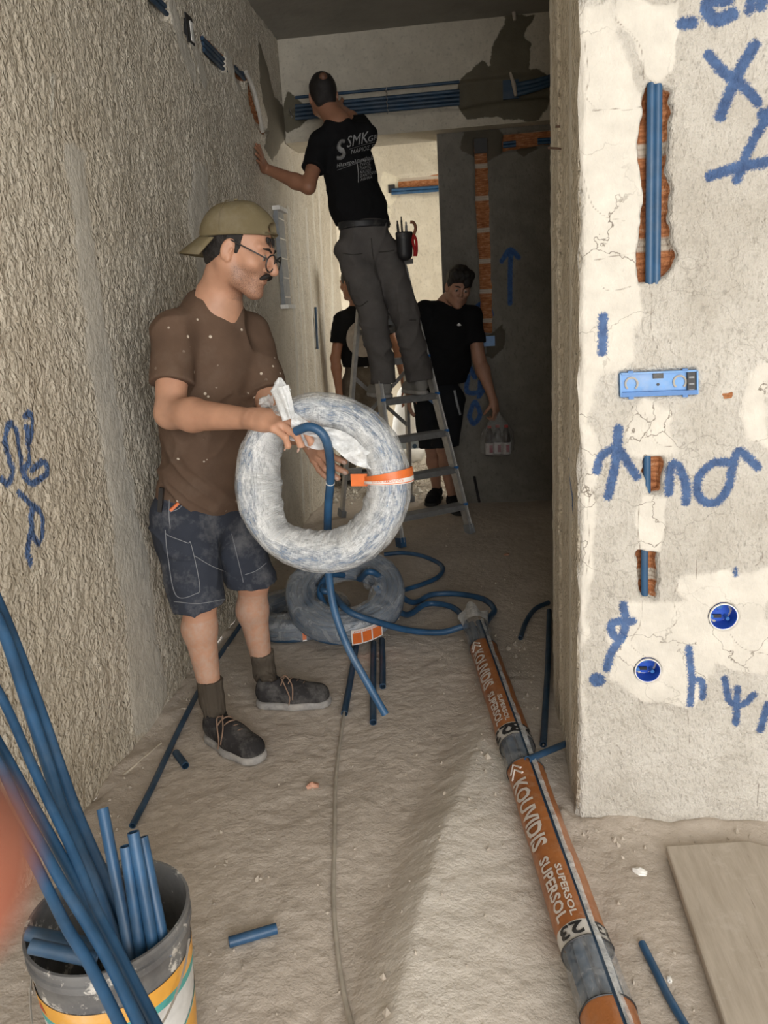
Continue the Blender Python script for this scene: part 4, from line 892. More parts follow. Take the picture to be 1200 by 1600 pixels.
def rotm(f, u):                                   # columns: forward, left, up
    f = unit(f); l = unit(np.cross(u, f)); return np.stack([f, l, np.cross(f, l)], 1)

# ------------------------------------------------------------------ head
def head_ops(S_, C, R, k=1.0, neck=None, neck_r=0.056):
    T = lambda x, y, z: C+R @ (A3(x, y, z)*k)
    e = lambda c, r, kk=0.02, m='u', Q=None: S_.el(T(*c), R if Q is None else R @ Q, A3(*r)*k, kk*k, m)
    c2 = lambda a, b, ra, rb, kk=0.012, m='u': S_.rc(T(*a), T(*b), ra*k, rb*k, kk*k, mode=m)
    e((-0.014, 0, 0.042), (0.096, 0.074, 0.088)); e((0.032, 0, -0.012), (0.060, 0.060, 0.080), 0.03)
    c2((0.02, 0.040, -0.070), (0.066, 0.014, -0.092), 0.020, 0.020, 0.03); c2((0.02, -0.040, -0.070), (0.066, -0.014, -0.092), 0.020, 0.020, 0.03)
    c2((-0.010, 0.052, -0.030), (0.02, 0.042, -0.068), 0.022, 0.018, 0.03); c2((-0.010, -0.052, -0.030), (0.02, -0.042, -0.068), 0.022, 0.018, 0.03)
    e((0.078, 0, -0.096), (0.016, 0.018, 0.014), 0.02)                                   # chin
    e((0.074, 0, -0.056), (0.020, 0.028, 0.020), 0.02)                                   # muzzle
    for s in (-1, 1):
        c2((0.086, s*0.012, 0.032), (0.070, s*0.046, 0.034), 0.009, 0.008, 0.018)        # brow ridge
        e((0.056, s*0.046, -0.014), (0.022, 0.018, 0.018), 0.03)                         # cheekbone
        e((0.092, s*0.031, 0.012), (0.016, 0.017, 0.012), 0.014, 's')                    # socket
        e((0.074, s*0.031, 0.010), (0.0165, 0.0165, 0.0145), 0.006)                      # lids over the eye
        c2((0.094, s*0.006, -0.020), (0.097, s*0.013, -0.024), 0.007, 0.0075, 0.006)     # wing of the nose
    c2((0.086, 0, 0.026), (0.112, 0, -0.014), 0.0070, 0.0085, 0.012); e((0.109, 0, -0.019), (0.011, 0.010, 0.009), 0.008)
    for s in (-1, 1): e((0.104, s*0.007, -0.030), (0.004, 0.003, 0.004), 0.003, 's')
    e((0.093, 0, -0.0465), (0.0085, 0.022, 0.0055), 0.006); e((0.0915, 0, -0.0585), (0.0085, 0.019, 0.0060), 0.006)
    c2((0.100, -0.015, -0.0525), (0.100, 0.015, -0.0525), 0.0022, 0.0022, 0.003, 's')
    for s in (-1, 1):
        Q = np.array(Matrix.Rotation(rd(-s*22), 3, 'Z') @ Matrix.Rotation(rd(8), 3, 'Y'))
        e((-0.010, s*0.078, 0.003), (0.019, 0.0075, 0.031), 0.006, 'u', Q); e((-0.004, s*0.087, 0.006), (0.011, 0.006, 0.019), 0.004, 's', Q)
        e((-0.002, s*0.079, -0.022), (0.008, 0.005, 0.010), 0.005, 'u', Q); c2((0.000, s*0.079, -0.004), (0.004, s*0.079, 0.006), 0.004, 0.004, 0.003)
    if neck is not None: S_.rc(T(-0.030, 0, -0.035), neck, neck_r*k, (neck_r+0.006)*k, 0.03)
    return T
def brows(root, T, m, lift=0.0):
    for s in (-1, 1):
        b = MB(); b.tube([T(0.097, s*0.010, 0.030+lift), T(0.094, s*0.026, 0.037+lift), T(0.081, s*0.045, 0.034+lift)], [0.003, 0.0042, 0.0018], 8); keep(b.build('eyebrow', m), root)
def eyes(root, T, R, k=1.0, open_=0.5):
    for s in (-1, 1):
        b = MB(); c = T(0.0795, s*0.031, 0.009)
        ms = [(math.cos(a)*0.0125*k, math.sin(a)*0.0125*k) for a in np.linspace(math.pi/2, -math.pi/2, 9)]
        b.lathe([(max(r, 1e-4), z) for r, z in [(0.0122*k*math.sin(a), 0.0122*k*math.cos(a)) for a in np.linspace(0.01, 1.5, 9)]], c, 18, np.stack([R[:, 1], R[:, 2], R[:, 0]], 1))
        o = keep(b.build('eye', M['eyewhite']), root)
        b = MB(); b.tube([T(0.0905, s*0.031, 0.0075), T(0.0924, s*0.031, 0.0072)], 0.0056*k, 14); keep(b.build('iris', M['iris']), root) if False else keep(b.build('iris', M['iris']), o.parent)
M['eyewhite'] = simple('eye_white', (0.34, 0.31, 0.28), 0.25, bump=0.0); M['iris'] = simple('iris_brown', (0.03, 0.018, 0.012), 0.2, bump=0.0)
M['hair'] = simple('black_hair', (0.014, 0.011, 0.010), 0.55, var=0.5, scale=90, bump=0.7, bd=0.004)

# ------------------------------------------------------------------ hand: d towards the knuckles, n out of the palm, t towards the thumb side
def hand_ops(S_, w, d, n, t, curls, spread=0.06, k=1.0, thumb=((0.5, 0.75, 0.25), (0.75, 0.3, 0.4)), tcurl=None):
    d = unit(d); n = unit(A3(*n)-d*(A3(*n) @ d)); t0 = np.cross(d, n); t = t0 if t0 @ A3(*t) > 0 else -t0
    w = A3(*w); tips = []
    base = [(0.092, 0.030), (0.096, 0.010), (0.090, -0.011), (0.082, -0.030)]; Ln = [(0.044, 0.026, 0.020), (0.049, 0.030, 0.021), (0.045, 0.028, 0.020), (0.035, 0.021, 0.018)]
    for i, (bl, bt) in enumerate(base):
        K = w+(d*bl+t*bt)*k
        S_.rc(w+(d*0.012+t*bt*0.45)*k, K-d*0.008*k, 0.0150*k, 0.0115*k, 0.014*k)
        q = K-d*0.006*k; th = 0; dd0 = unit(d+t*(bt/0.03)*spread); r = (0.0095, 0.0098, 0.0094, 0.0084)[i]*k
        for j, ln in enumerate(Ln[i]):
            th += curls[i][j]; dd = dd0*math.cos(th)+n*math.sin(th); q2 = q+dd*ln*k
            S_.rc(q, q2, r*(1.06-0.08*j), r*(1.0-0.08*j), 0.0035*k); q = q2
        tips.append((q, dd, r))
    S_.rc(w-d*0.01*k, w+d*0.03*k, 0.021*k, 0.024*k, 0.02*k, n=t, sc=1.25)
    q = w+(d*0.022+t*0.024+n*0.006)*k; S_.rc(w+d*0.01*k+t*0.012*k, q, 0.017*k, 0.016*k, 0.012*k)
    for (cd, ct, cn), ln, r in ((thumb[0], 0.040, 0.0135), (thumb[1], 0.030, 0.0108), (thumb[1] if tcurl is None else tcurl, 0.024, 0.0098)):
        dd = unit(d*cd+t*ct+n*cn); q2 = q+dd*ln*k; S_.rc(q, q2, r*k, (r-0.001)*k, 0.006*k); q = q2
    tips.append((q, dd, 0.0095*k)); return tips, (d, n, t)

# ------------------------------------------------------------------ shoe standing on the floor: heel point h, direction f
def shoe(root, h, f, m_up, m_sole, m_lace, length=0.285, laces=True, wd=1.0, name='shoe', up=A3(0, 0, 1), collar=True, res=0.005):
    f = unit(A3(*f)-A3(*up)*(A3(*f) @ up)); s = np.cross(up, f); h = A3(*h); L = length/0.285
    P = lambda x, y, z: h+f*x*L+s*y*wd+up*z
    U = SDF(); U.rc(P(0.040, 0, 0.055), P(0.15, 0, 0.052), 0.040, 0.046, 0.02); U.rc(P(0.15, 0, 0.050), P(0.235, 0.004, 0.040), 0.046, 0.043, 0.02, n=s, sc=1.10)
    U.rc(P(0.045, 0, 0.075), P(0.135, 0, 0.075), 0.035, 0.028, 0.02); U.rc(P(0.045, 0, 0.085), P(0.055, 0, 0.105), 0.036, 0.037, 0.015)
    U.plane(P(0, 0, 0.018), -up, 0.003); U.rc(P(0.055, 0, 0.10), P(0.062, 0, 0.16), 0.030, 0.036, 0.006, mode='s')
    U.plane(P(0.05, 0, 0.118), unit(up*1.0-f*0.15), 0.006)
    o = U.obj(name, res, m_up, root)
    B = SDF(); B.rc(P(0.040, 0, 0.015), P(0.15, 0, 0.015), 0.043, 0.050, 0.02); B.rc(P(0.15, 0, 0.015), P(0.237, 0.004, 0.016), 0.050, 0.047, 0.02, n=s, sc=1.08); B.plane(P(0, 0, 0.002), -up, 0.003); B.plane(P(0, 0, 0.030), up, 0.004)
    so = B.obj('sole', res, m_sole, None); so.parent = o; so.matrix_parent_inverse = Matrix.Identity(4)
    if laces:
        for i in range(4):
            x = 0.105+0.024*i; z = 0.112-0.0062*i**1.2; b = MB()
            b.tube(spline([P(x, -0.030, z-0.016), P(x+0.006, -0.012, z), P(x+0.01, 0.010, z+0.001), P(x+0.004, 0.030, z-0.016)], 5), 0.0028, 6)
            lo_ = b.build('lace', m_lace); lo_.parent = o
        b = MB(); b.tube(spline([P(0.10, 0, 0.112), P(0.11, -0.03, 0.125), P(0.125, -0.045, 0.10), P(0.14, -0.055, 0.06), P(0.135, -0.058, 0.03)], 6), 0.0024, 6); b.tube(spline([P(0.10, 0, 0.112), P(0.125, -0.02, 0.13), P(0.15, -0.04, 0.10), P(0.15, -0.056, 0.05)], 6), 0.0024, 6)
        lo_ = b.build('bow', m_lace); lo_.parent = o
    return o
def fold(dirv, freq, amp, seed):
    dv = unit(dirv); e1 = unit(np.cross(dv, (0.3, 0.9, 0.1))); e2 = np.cross(dv, e1)
    def fn(P):
        x, y, z = P @ dv, P @ e1, P @ e2
        w1 = noise(x*4+1.3, y*4, z*4, seed)
        r1 = (1-np.abs(noise(x*freq*0.30+w1*1.5, y*6, z*6, seed+1)))**3
        r2 = (1-np.abs(noise(x*6, y*freq*0.28+w1*1.2, z*9, seed+2)))**4
        g1 = np.clip(0.5+1.1*noise(P[:, 0]*5, P[:, 1]*5, P[:, 2]*5, seed+5), 0, 1)
        return -amp*(1.5*r1*g1+0.9*r2*(1-g1)+0.5*noise(P[:, 0]*9, P[:, 1]*9, P[:, 2]*6, seed+3)-0.5)
    return fn
def project_text(root, name, txt, size, org, ex, ez, dirv, target, m, off=0.0025, shear=0.0):
    """lettering printed on cloth: laid on the plane org/ex/ez and pressed along dirv onto the target"""
    me = target.data; bv = BVHTree.FromPolygons([v.co for v in me.vertices], [p.vertices for p in me.polygons])
    org, ex, ez, dirv = A3(*org), unit(ex), unit(ez), unit(dirv); rt = target.matrix_world.translation
    if isinstance(txt, str): v, f = text_geo(txt, size)
    else: v, f = txt
    out = []; base = None
    for x, y in v:
        p = org+ex*x+ez*y-dirv*0.25; h_ = bv.ray_cast(V(p), V(dirv))[0]
        d = np.array(h_)-dirv*off if h_ is not None else None; out.append(d)
    f = [q for q in f if all(out[i] is not None for i in q)]; out = [A3(0, 0, 0) if q is None else q for q in out]
    o = mkobj(name, out, f, m, None, smooth=False); me2 = o.data
    keep(o, root); return o
def pj(px, py, Y): return aty(px, py, Y)

# ================================================================== the coil held up by the man
CC0 = aty(502, 756, 2.03); cn = unit(A3(-0.12, -1, 0.10)); cR = frame(cn, CB); cx_, cy_ = -cR[:, 1], cR[:, 0]
if cx_[0] < 0: cx_ = -cx_
def ctor(th, rr, ax_): return CC0+(cx_*math.cos(th)+cy_*math.sin(th))*rr+cn*ax_
root = empty('conduit_coil', CC0+A3(0, 0, -0.25), 'large coil of conduit in milky white film held up by the man in the cap', 'coil')
b = MB(); n_ = 96
for rr, axs in ((0.2185, (-0.034, -0.011, 0.012, 0.034)), (0.200, (-0.046, -0.022, 0.002, 0.026, 0.046)), (0.180, (-0.034, -0.010, 0.014, 0.036))):
    for a_ in axs:
        b.tube([ctor(2*math.pi*i/n_, rr+0.002*math.sin(2*math.pi*i/n_*5+a_*90), a_+0.002*math.sin(2*math.pi*i/n_*3+rr*70)) for i in range(n_)]+[ctor(0, rr, a_)], 0.0118, 10, caps=False)
keep(b.build('conduit_windings', simple('wrapped_conduit_blue', (0.075, 0.16, 0.29), 0.4, dust=0.3)), root)
def inner_r(th):   # the loose film closes in irregularly on the hole
    d = math.degrees(th) % 360
    return float(np.interp(d, [0, 25, 50, 80, 110, 135, 160, 180, 205, 225, 240, 270, 300, 330, 360], [0.128, 0.140, 0.150, 0.138, 0.150, 0.150, 0.124, 0.114, 0.128, 0.155, 0.140, 0.128, 0.130, 0.128, 0.128]))
nT, nP = 300, 48; v = np.zeros((nT, nP, 3)); op = np.zeros((nT, nP))
for i in range(nT):
    th = 2*math.pi*i/nT; ri = inner_r(th); ro = 0.246; rc_, hw = (ri+ro)/2, (ro-ri)/2
    for k in range(nP):
        ph = 2*math.pi*k/nP; c_, s_ = math.cos(ph), math.sin(ph)
        inn = max(0, -c_); hx = 0.062*(1-0.35*inn**2)
        wr = 0.0016*float(noise(th*5, ph*6.0, 0.5))+0.0022*float(noise(th*9+ph*2, ph*2.0, 4.5))+0.0050*inn*float(noise(th*15-ph*1.5, ph*1.6, 9.5))
        rr = rc_+hw*math.copysign(abs(c_)**0.85, c_)+wr*c_; aa = hx*math.copysign(abs(s_)**0.85, s_)+wr*s_
        v[i, k] = ctor(th, rr, aa); op[i, k] = np.clip(0.25-0.75*c_+0.30*float(noise(th*4, ph*1.2, 2.2)), 0, 1)
ii = np.arange(nT)[:, None]*nP+np.arange(nP)[None]; i2 = np.roll(ii, -1, 0); F4 = np.stack([ii, i2, np.roll(i2, -1, 1), np.roll(ii, -1, 1)], -1).reshape(-1, 4)
keep(mkobj('plastic_film', v.reshape(-1, 3), F4, M['film_polar'], attrs={'op': op.ravel(), 'su': np.repeat(np.abs(np.arange(nT)-nT/2)/nT*6.28*2.0, nP), 'sv': np.tile(np.abs(np.arange(nP)-nP/2)/nP*6.28*0.5, nT)}), root)
def ring_patch(th0, th1, ph0, ph1, off, nm, m, n=8, q=30, flap=0.0):
    v = []
    for i in range(n+1):
        th = th0+(th1-th0)*i/n; ri = inner_r(th); rc_, hw = (ri+0.246)/2, (0.246-ri)/2
        for k in range(q+1):
            ph = ph0+(ph1-ph0)*k/q; c_, s_ = math.cos(ph), math.sin(ph)
            v.append(ctor(th, rc_+(hw+off)*math.copysign(abs(c_)**0.85, c_), (0.062*(1-0.35*max(0, -c_)**2)+off)*math.copysign(abs(s_)**0.85, s_)))
    o = mkobj(nm, v, [(i*(q+1)+k, (i+1)*(q+1)+k, (i+1)*(q+1)+k+1, i*(q+1)+k+1) for i in range(n) for k in range(q)], m); keep(o, root); return o
M['tape_o'] = simple('orange_tape', (0.75, 0.17, 0.035), 0.45, var=0.1, dust=0.2, dustc=(0.8, 0.6, 0.5)); M['tape_w'] = simple('white_tape', (0.82, 0.79, 0.76), 0.45, var=0.03)
tp = []
ring_patch(rd(4.5), rd(9.6), rd(-70), rd(200), 0.0085, 'orange_tape', M['tape_o']); ring_patch(rd(0.9), rd(4.5), rd(-70), rd(200), 0.0085, 'white_tape', M['tape_w']); ring_patch(rd(1.4), rd(1.9), rd(-70), rd(200), 0.0092, 'orange_line', M['tape_o'])
for r0 in (0.178, 0.215):
    v_, f_ = text_geo('KOUVIDIS', 0.0105)
    keep(mkobj('lettering', [ctor((0.0106-y)/r0*0.9+rd(2.0), r0+0.030-x, 0.0735) for x, y in v_], f_, M['tape_o'], smooth=False), root)
b = MB(); e0 = ctor(rd(5.5), 0.133, 0.03); e1 = e0-cx_*0.035; b.box((e0+e1)/2, (0.045, 0.002, 0.032), np.stack([cx_, cn, cy_], 1)); keep(b.build('tape_end', M['tape_o'], smooth=False), root)
# loose twisted film near the hands
def sheet(rows, name, m, parent, op_=None):
    n, q = len(rows), len(rows[0]); v = [p for r in rows for p in r]
    o = mkobj(name, v, [(i*q+k, i*q+k+1, (i+1)*q+k+1, (i+1)*q+k) for i in range(n-1) for k in range(q-1)], m, attrs={'op': np.full(len(v), 0.6 if op_ is None else op_)}); keep(o, parent); return o
def crumple(c0, c1, r0, r1, name, parent, seed=0, m='film_milky', op_=0.6, nr=10, nk=30):
    c0, c1 = A3(*c0), A3(*c1); R = frame(c1-c0); rows = []
    for i in range(nr):
        t_ = i/(nr-1); c = c0+(c1-c0)*t_; r = r0+(r1-r0)*t_; row = []
        for k in range(nk+1):
            an = 2*math.pi*(k % nk)/nk; rr = r*(1+0.35*float(noise(an*2.0+seed, t_*3, seed))+0.22*math.sin(an*6+seed+t_)); row.append(c+R[:, 0]*math.cos(an)*rr+R[:, 1]*math.sin(an)*rr*0.6)
        rows.append(row)
    return sheet(rows, name, M[m], parent, op_)
crumple(pj(452, 655, 1.96), pj(438, 606, 1.97), 0.020, 0.024, 'film_peak', root, 1); crumple(pj(438, 610, 1.97), pj(437, 590, 1.975), 0.022, 0.004, 'film_tip', root, 2, nr=6)
crumple(pj(424, 628, 2.06), pj(408, 630, 2.08), 0.016, 0.012, 'film_knot', root, 4)
rows = []
for i in range(22):
    t_ = i/21; px = 455+t_*125; top = 640+t_*62+6*math.sin(t_*7); bot = 664+t_*72+5*math.sin(t_*9+1)
    rows.append([aty(px, top+(bot-top)*k/5, 1.955+0.012*math.sin(k*1.4+i*0.8)+0.02*t_) for k in range(6)])
sheet(rows, 'torn_film_edge', M['film_milky'], root, 0.75)
rows = [[aty(452+t_*95, (668+10*math.sin(t_*3)) + k*5.5+3*math.sin(t_*8+k), 1.99+0.012*math.sin(k+i)) for k in range(5)] for i, t_ in enumerate(np.linspace(0, 1, 20))]
sheet(rows, 'film_strip', M['film_milky'], root, 0.5)
b = MB(); b.tube(spline([aty(462, 674, 1.950), aty(482, 667, 1.936), aty(500, 674, 1.936), aty(511, 692, 1.945), aty(516, 722, 1.985), aty(516, 755, 2.035), aty(513, 790, 2.08), aty(512, 840, 2.13), aty(514, 900, 2.15), aty(523, 955, 2.14), aty(543, 1010, 2.12), aty(570, 1060, 2.10), aty(602, 1116, 2.08)], 12), 0.0118, 14)
keep(b.build('hanging_end', M['conduit']), root)
b = MB(); b.tube(spline([aty(516, 752, 2.033), aty(516, 755.5, 2.0355)], 2), 0.0125, 14); keep(b.build('white_mark', M['white']), root)

# ================================================================== coils on the floor
def floor_coil(c, nrm, R_o, R_i, hh, label, seed, tag_ang=None, upv=None):
    c = A3(*c); nrm = unit(nrm); fx = unit(A3(1, 0, 0)-nrm*nrm[0]); fy = np.cross(nrm, fx)
    P = lambda th, r, a_: c+(fx*math.cos(th)+fy*math.sin(th))*r+nrm*a_
    root = empty('conduit_coil', c-A3(0, 0, hh), label, 'coil', None); b = MB(); n_ = 80
    rr = R_o-0.016; j = 0
    while rr > R_i+0.02:
        aa = -hh+0.016+(0.006 if j % 2 else 0)
        while aa < hh-0.012: b.tube([P(2*math.pi*i/n_, rr, aa+0.003*math.sin(i*0.3)) for i in range(n_+1)], 0.0122, 9, caps=False); aa += 0.0255
        rr -= 0.024; j += 1
    keep(b.build('conduit_windings', M['conduit_dark']), root)
    nT, nP = 200, 36; v = np.zeros((nT, nP, 3))
    for i in range(nT):
        th = 2*math.pi*i/nT; ri = R_i*(1+0.14*float(noise(th*2.5, seed))); rc_, hw = (ri+R_o)/2, (R_o-ri)/2
        for k in range(nP):
            ph = 2*math.pi*k/nP; c_, s_ = math.cos(ph), math.sin(ph); wr = 0.0015*float(noise(th*16, ph*2, seed))+0.003*float(noise(th*4, ph*3, seed+3))
            v[i, k] = P(th, rc_+(hw+0.002)*math.copysign(abs(c_)**0.6, c_)+wr*c_, (hh+0.003)*math.copysign(abs(s_)**0.6, s_)+wr*s_*1.5)
    ii = np.arange(nT)[:, None]*nP+np.arange(nP)[None]; i2 = np.roll(ii, -1, 0)
    keep(mkobj('plastic_film', v.reshape(-1, 3), np.stack([ii, i2, np.roll(i2, -1, 1), np.roll(ii, -1, 1)], -1).reshape(-1, 4), M['film_clear']), root)
    if tag_ang is not None:
        a0, a1 = tag_ang; rows = [[P(a0+(a1-a0)*i/12, R_o+0.006, z) for z in (-hh*0.75, hh*0.72)] for i in range(13)]
        sheet(rows, 'paper_label', M['tape_w'], root)
        for q0, q1 in ((0.04, 0.30), (0.34, 0.62), (0.66, 0.96)):
            sheet([[P(a0+(a1-a0)*(q0+(q1-q0)*i/5), R_o+0.0075, z) for z in (-hh*0.62, hh*0.40)] for i in range(6)], 'orange_field', M['tape_o'], root)
        v_, f_ = text_geo('KOUVIDIS', 0.022); keep(mkobj('lettering', [P(a0+(a1-a0)*0.08+x/R_o, R_o+0.0085, hh*0.48+y*0.6) for x, y in v_], f_, M['tape_o'], smooth=False), root)
    return P
q1 = fl(478, 962, 0.05); floor_coil((q1[0]-0.04, q1[1]+0.02, 0.058), (0, 0, 1), 0.25, 0.12, 0.052, 'dark blue coil in clear film lying flat, under the tilted one', 3, (rd(-74), rd(-70)))
q2 = aty(541, 948, 3.26); P2c = floor_coil((q2[0], 3.26, 0.195), (0.06, -0.44, 1), 0.268, 0.125, 0.062, 'tilted dusty coil in clear film with orange label, leaning on the flat coil', 8, (rd(-78), rd(-48)))
# thick blue hoses from the coil into the sleeve mouth
def hose(pts, r, label): b = MB(); b.tube(spline([A3(*p) for p in pts], 10), r, 14); return tag(b.build('hose', M['conduit']), label, 'hose', 'blue hoses between coil and sleeve')
H_ = lambda px, py, z: fl(px, py, z)
hose([P2c(rd(150), 0.11, 0.02), P2c(rd(200), 0.10, 0.05), H_(520, 928, 0.22), H_(545, 955, 0.20), H_(590, 972, 0.14), H_(640, 985, 0.06), H_(690, 988, 0.03), H_(728, 978, 0.05), a+A3(0, 0, 0.06)], 0.014, 'thick blue hose running from the hole of the tilted coil to the sleeve')
hose([P2c(rd(60), 0.11, 0.0), P2c(rd(20), 0.14, 0.085), H_(640, 940, 0.04), H_(675, 929, 0.015), H_(715, 928, 0.015), H_(755, 936, 0.015), H_(772, 952, 0.015), H_(764, 966, 0.02), a+A3(0.015, 0, 0.06)+ax*0.02], 0.014, 'thick blue hose making the widest loop right of the coil')
hose([P2c(rd(-10), 0.15, 0.06), H_(632, 960, 0.03), H_(665, 944, 0.015), H_(695, 945, 0.015), H_(716, 955, 0.015), H_(728, 975, 0.03), a+A3(-0.012, 0, 0.07)+ax*0.02], 0.014, 'thick blue hose making the inner loop beside the sleeve mouth')
hose([P2c(rd(100), 0.12, 0.0), P2c(rd(140), 0.105, 0.045), P2c(rd(190), 0.112, 0.03), P2c(rd(230), 0.12, -0.01)], 0.014, 'thick blue hose curled inside the hole of the tilted coil')

# ================================================================== ladder
FL_, FR_ = A3(-0.468, 4.589, 0.0), A3(-0.042, 4.862, 0.0); TL_, TR_ = A3(-0.635, 4.87, 1.70), A3(-0.415, 5.10, 1.70)
RL_, RR_ = A3(-0.97, 5.38, 0.0), A3(-0.50, 5.80, 0.0)
root = empty('step_ladder', (FL_+RR_)/2*A3(1, 1, 0), 'aluminium step ladder with dark treads standing in the far doorway', 'ladder')
wdir = unit(FR_-FL_); fwd = unit(np.cross(A3(0, 0, 1), wdir))
def bar(p, q_, w1, w2, nm, m, side_=None, parent=None):
    z = unit(q_-p); x = unit(A3(*(side_ if side_ is not None else wdir))); x = unit(x-z*(x @ z)); y = np.cross(z, x)
    b = MB(); b.box((p+q_)/2, (w1, w2, np.linalg.norm(q_-p)), np.stack([x, y, z], 1)); b2 = (p+q_)/2
    for s_ in (-1, 1): b.box(b2+x*s_*w1*0.5, (w1*0.18, w2*1.15, np.linalg.norm(q_-p)), np.stack([x, y, z], 1))
    o = b.build(nm, M[m], smooth=False); keep(o, parent or root); return o
bar(FL_+unit(TL_-FL_)*0.03, TL_, 0.022, 0.055, 'front_stile', 'alu'); bar(FR_+unit(TR_-FR_)*0.03, TR_, 0.022, 0.055, 'front_stile', 'alu')
bar(RL_+unit(TL_-RL_)*0.03, TL_, 0.020, 0.032, 'rear_leg', 'alu'); bar(RR_+unit(TR_-RR_)*0.03, TR_, 0.020, 0.032, 'rear_leg', 'alu')
for p, t_, m_ in ((FL_, TL_, 'conduit'), (FR_, TR_, 'greyplastic'), (RL_, TL_, 'greyplastic'), (RR_, TR_, 'greyplastic')): bar(p, p+unit(t_-p)*0.06, 0.032, 0.062, 'foot_cap', m_)
STEP = {}
for i, z in enumerate((0.19, 0.425, 0.66, 0.895, 1.13, 1.37)):
    p, q_ = FL_+(TL_-FL_)*z/1.7, FR_+(TR_-FR_)*z/1.7; STEP[i] = (p, q_); u_ = unit(q_-p); y = unit(np.cross(A3(0, 0, 1), u_)); R_ = np.stack([u_, y, np.cross(u_, y)], 1)
    b = MB(); c = (p+q_)/2+y*0.01; L = np.linalg.norm(q_-p)-0.02
    b.box(c, (L, 0.085, 0.006), R_)
    for yy, zz in ((-0.042, -0.014), (0.042, -0.014)): b.box(c+y*yy+A3(0, 0, zz), (L, 0.004, 0.034), R_)
    for k in range(5): b.box(c+y*(-0.032+0.016*k)+A3(0, 0, 0.004), (L, 0.007, 0.003), R_)
    b.box(c+y*(-0.046)+A3(0, 0, 0.0), (L, 0.006, 0.008), R_); b.box(c+y*(-0.046)+A3(0, 0, -0.028), (L, 0.006, 0.008), R_)
    tr_ = b.build('tread', M['alu_dark'], smooth=False); keep(tr_, root)
    b = MB()
    for e_ in (p, q_): b.box(e_-fwd*0.03+A3(0, 0, 0.004), (0.03, 0.012, 0.016), R_)
    keep(b.build('end_clip', M['levelblue2'], smooth=False), root)
b = MB(); c = (TL_+TR_)/2; b.box(c+A3(0, 0, 0.01), (0.34, 0.16, 0.03), np.stack([wdir, fwd, A3(0, 0, 1)], 1)); keep(b.build('top_platform', M['alu'], smooth=False), root)
def at_z(p, q_, z): return p+(q_-p)*z/1.7
bar(at_z(RL_, TL_, 1.02), at_z(RR_, TR_, 0.62), 0.004, 0.022, 'cross_brace', 'alu', fwd); bar(at_z(RL_, TL_, 0.62), at_z(RR_, TR_, 1.02), 0.004, 0.022, 'cross_brace', 'alu', fwd)
for z in (0.3, 1.3): bar(at_z(RL_, TL_, z), at_z(RR_, TR_, z), 0.004, 0.03, 'rear_bar', 'alu', fwd)
bar(at_z(FR_, TR_, 0.82), at_z(RR_, TR_, 0.95), 0.01, 0.02, 'spreader', 'levelblue2', wdir); bar(at_z(FL_, TL_, 0.82), at_z(RL_, TL_, 0.70), 0.01, 0.02, 'spreader', 'levelblue2', wdir)
# ================================================================== PEOPLE
def limbs(B, J, k=1.0, legs=True, arm=1.0):
    """hidden torso and the bare limbs of one continuous body"""
    B.rc(J['neck'], J['chest'], 0.062*k, 0.085*k, 0.04); lat = unit(J['shL']-J['shR'])
    B.rc(J['chest'], J['pelvis']+A3(0, 0, 0.06), 0.080*k, 0.085*k, 0.04, n=lat, sc=1.45)
    for s in 'LR':
        B.rc(J['neck']-A3(0, 0, 0.02), J['sh'+s], 0.045*k, 0.048*k, 0.04)
        B.rc(J['sh'+s], J['el'+s], 0.050*k*arm, 0.040*k*arm, 0.03)
        m = J['el'+s]+(J['wr'+s]-J['el'+s])*0.28
        B.rc(J['el'+s], m, 0.040*k*arm, 0.043*k*arm, 0.02); B.rc(m, J['wr'+s], 0.043*k*arm, 0.026*k, 0.02)
        if legs:
            B.rc(J['hip'+s], J['kn'+s], 0.075*k, 0.056*k, 0.03)
            m = J['kn'+s]+(J['an'+s]-J['kn'+s])*0.32+J.get('calf', A3(0, 0, 0))*0.022
            B.rc(J['kn'+s], m, 0.052*k, 0.055*k, 0.03); B.rc(m, J['an'+s], 0.055*k, 0.034*k, 0.03)
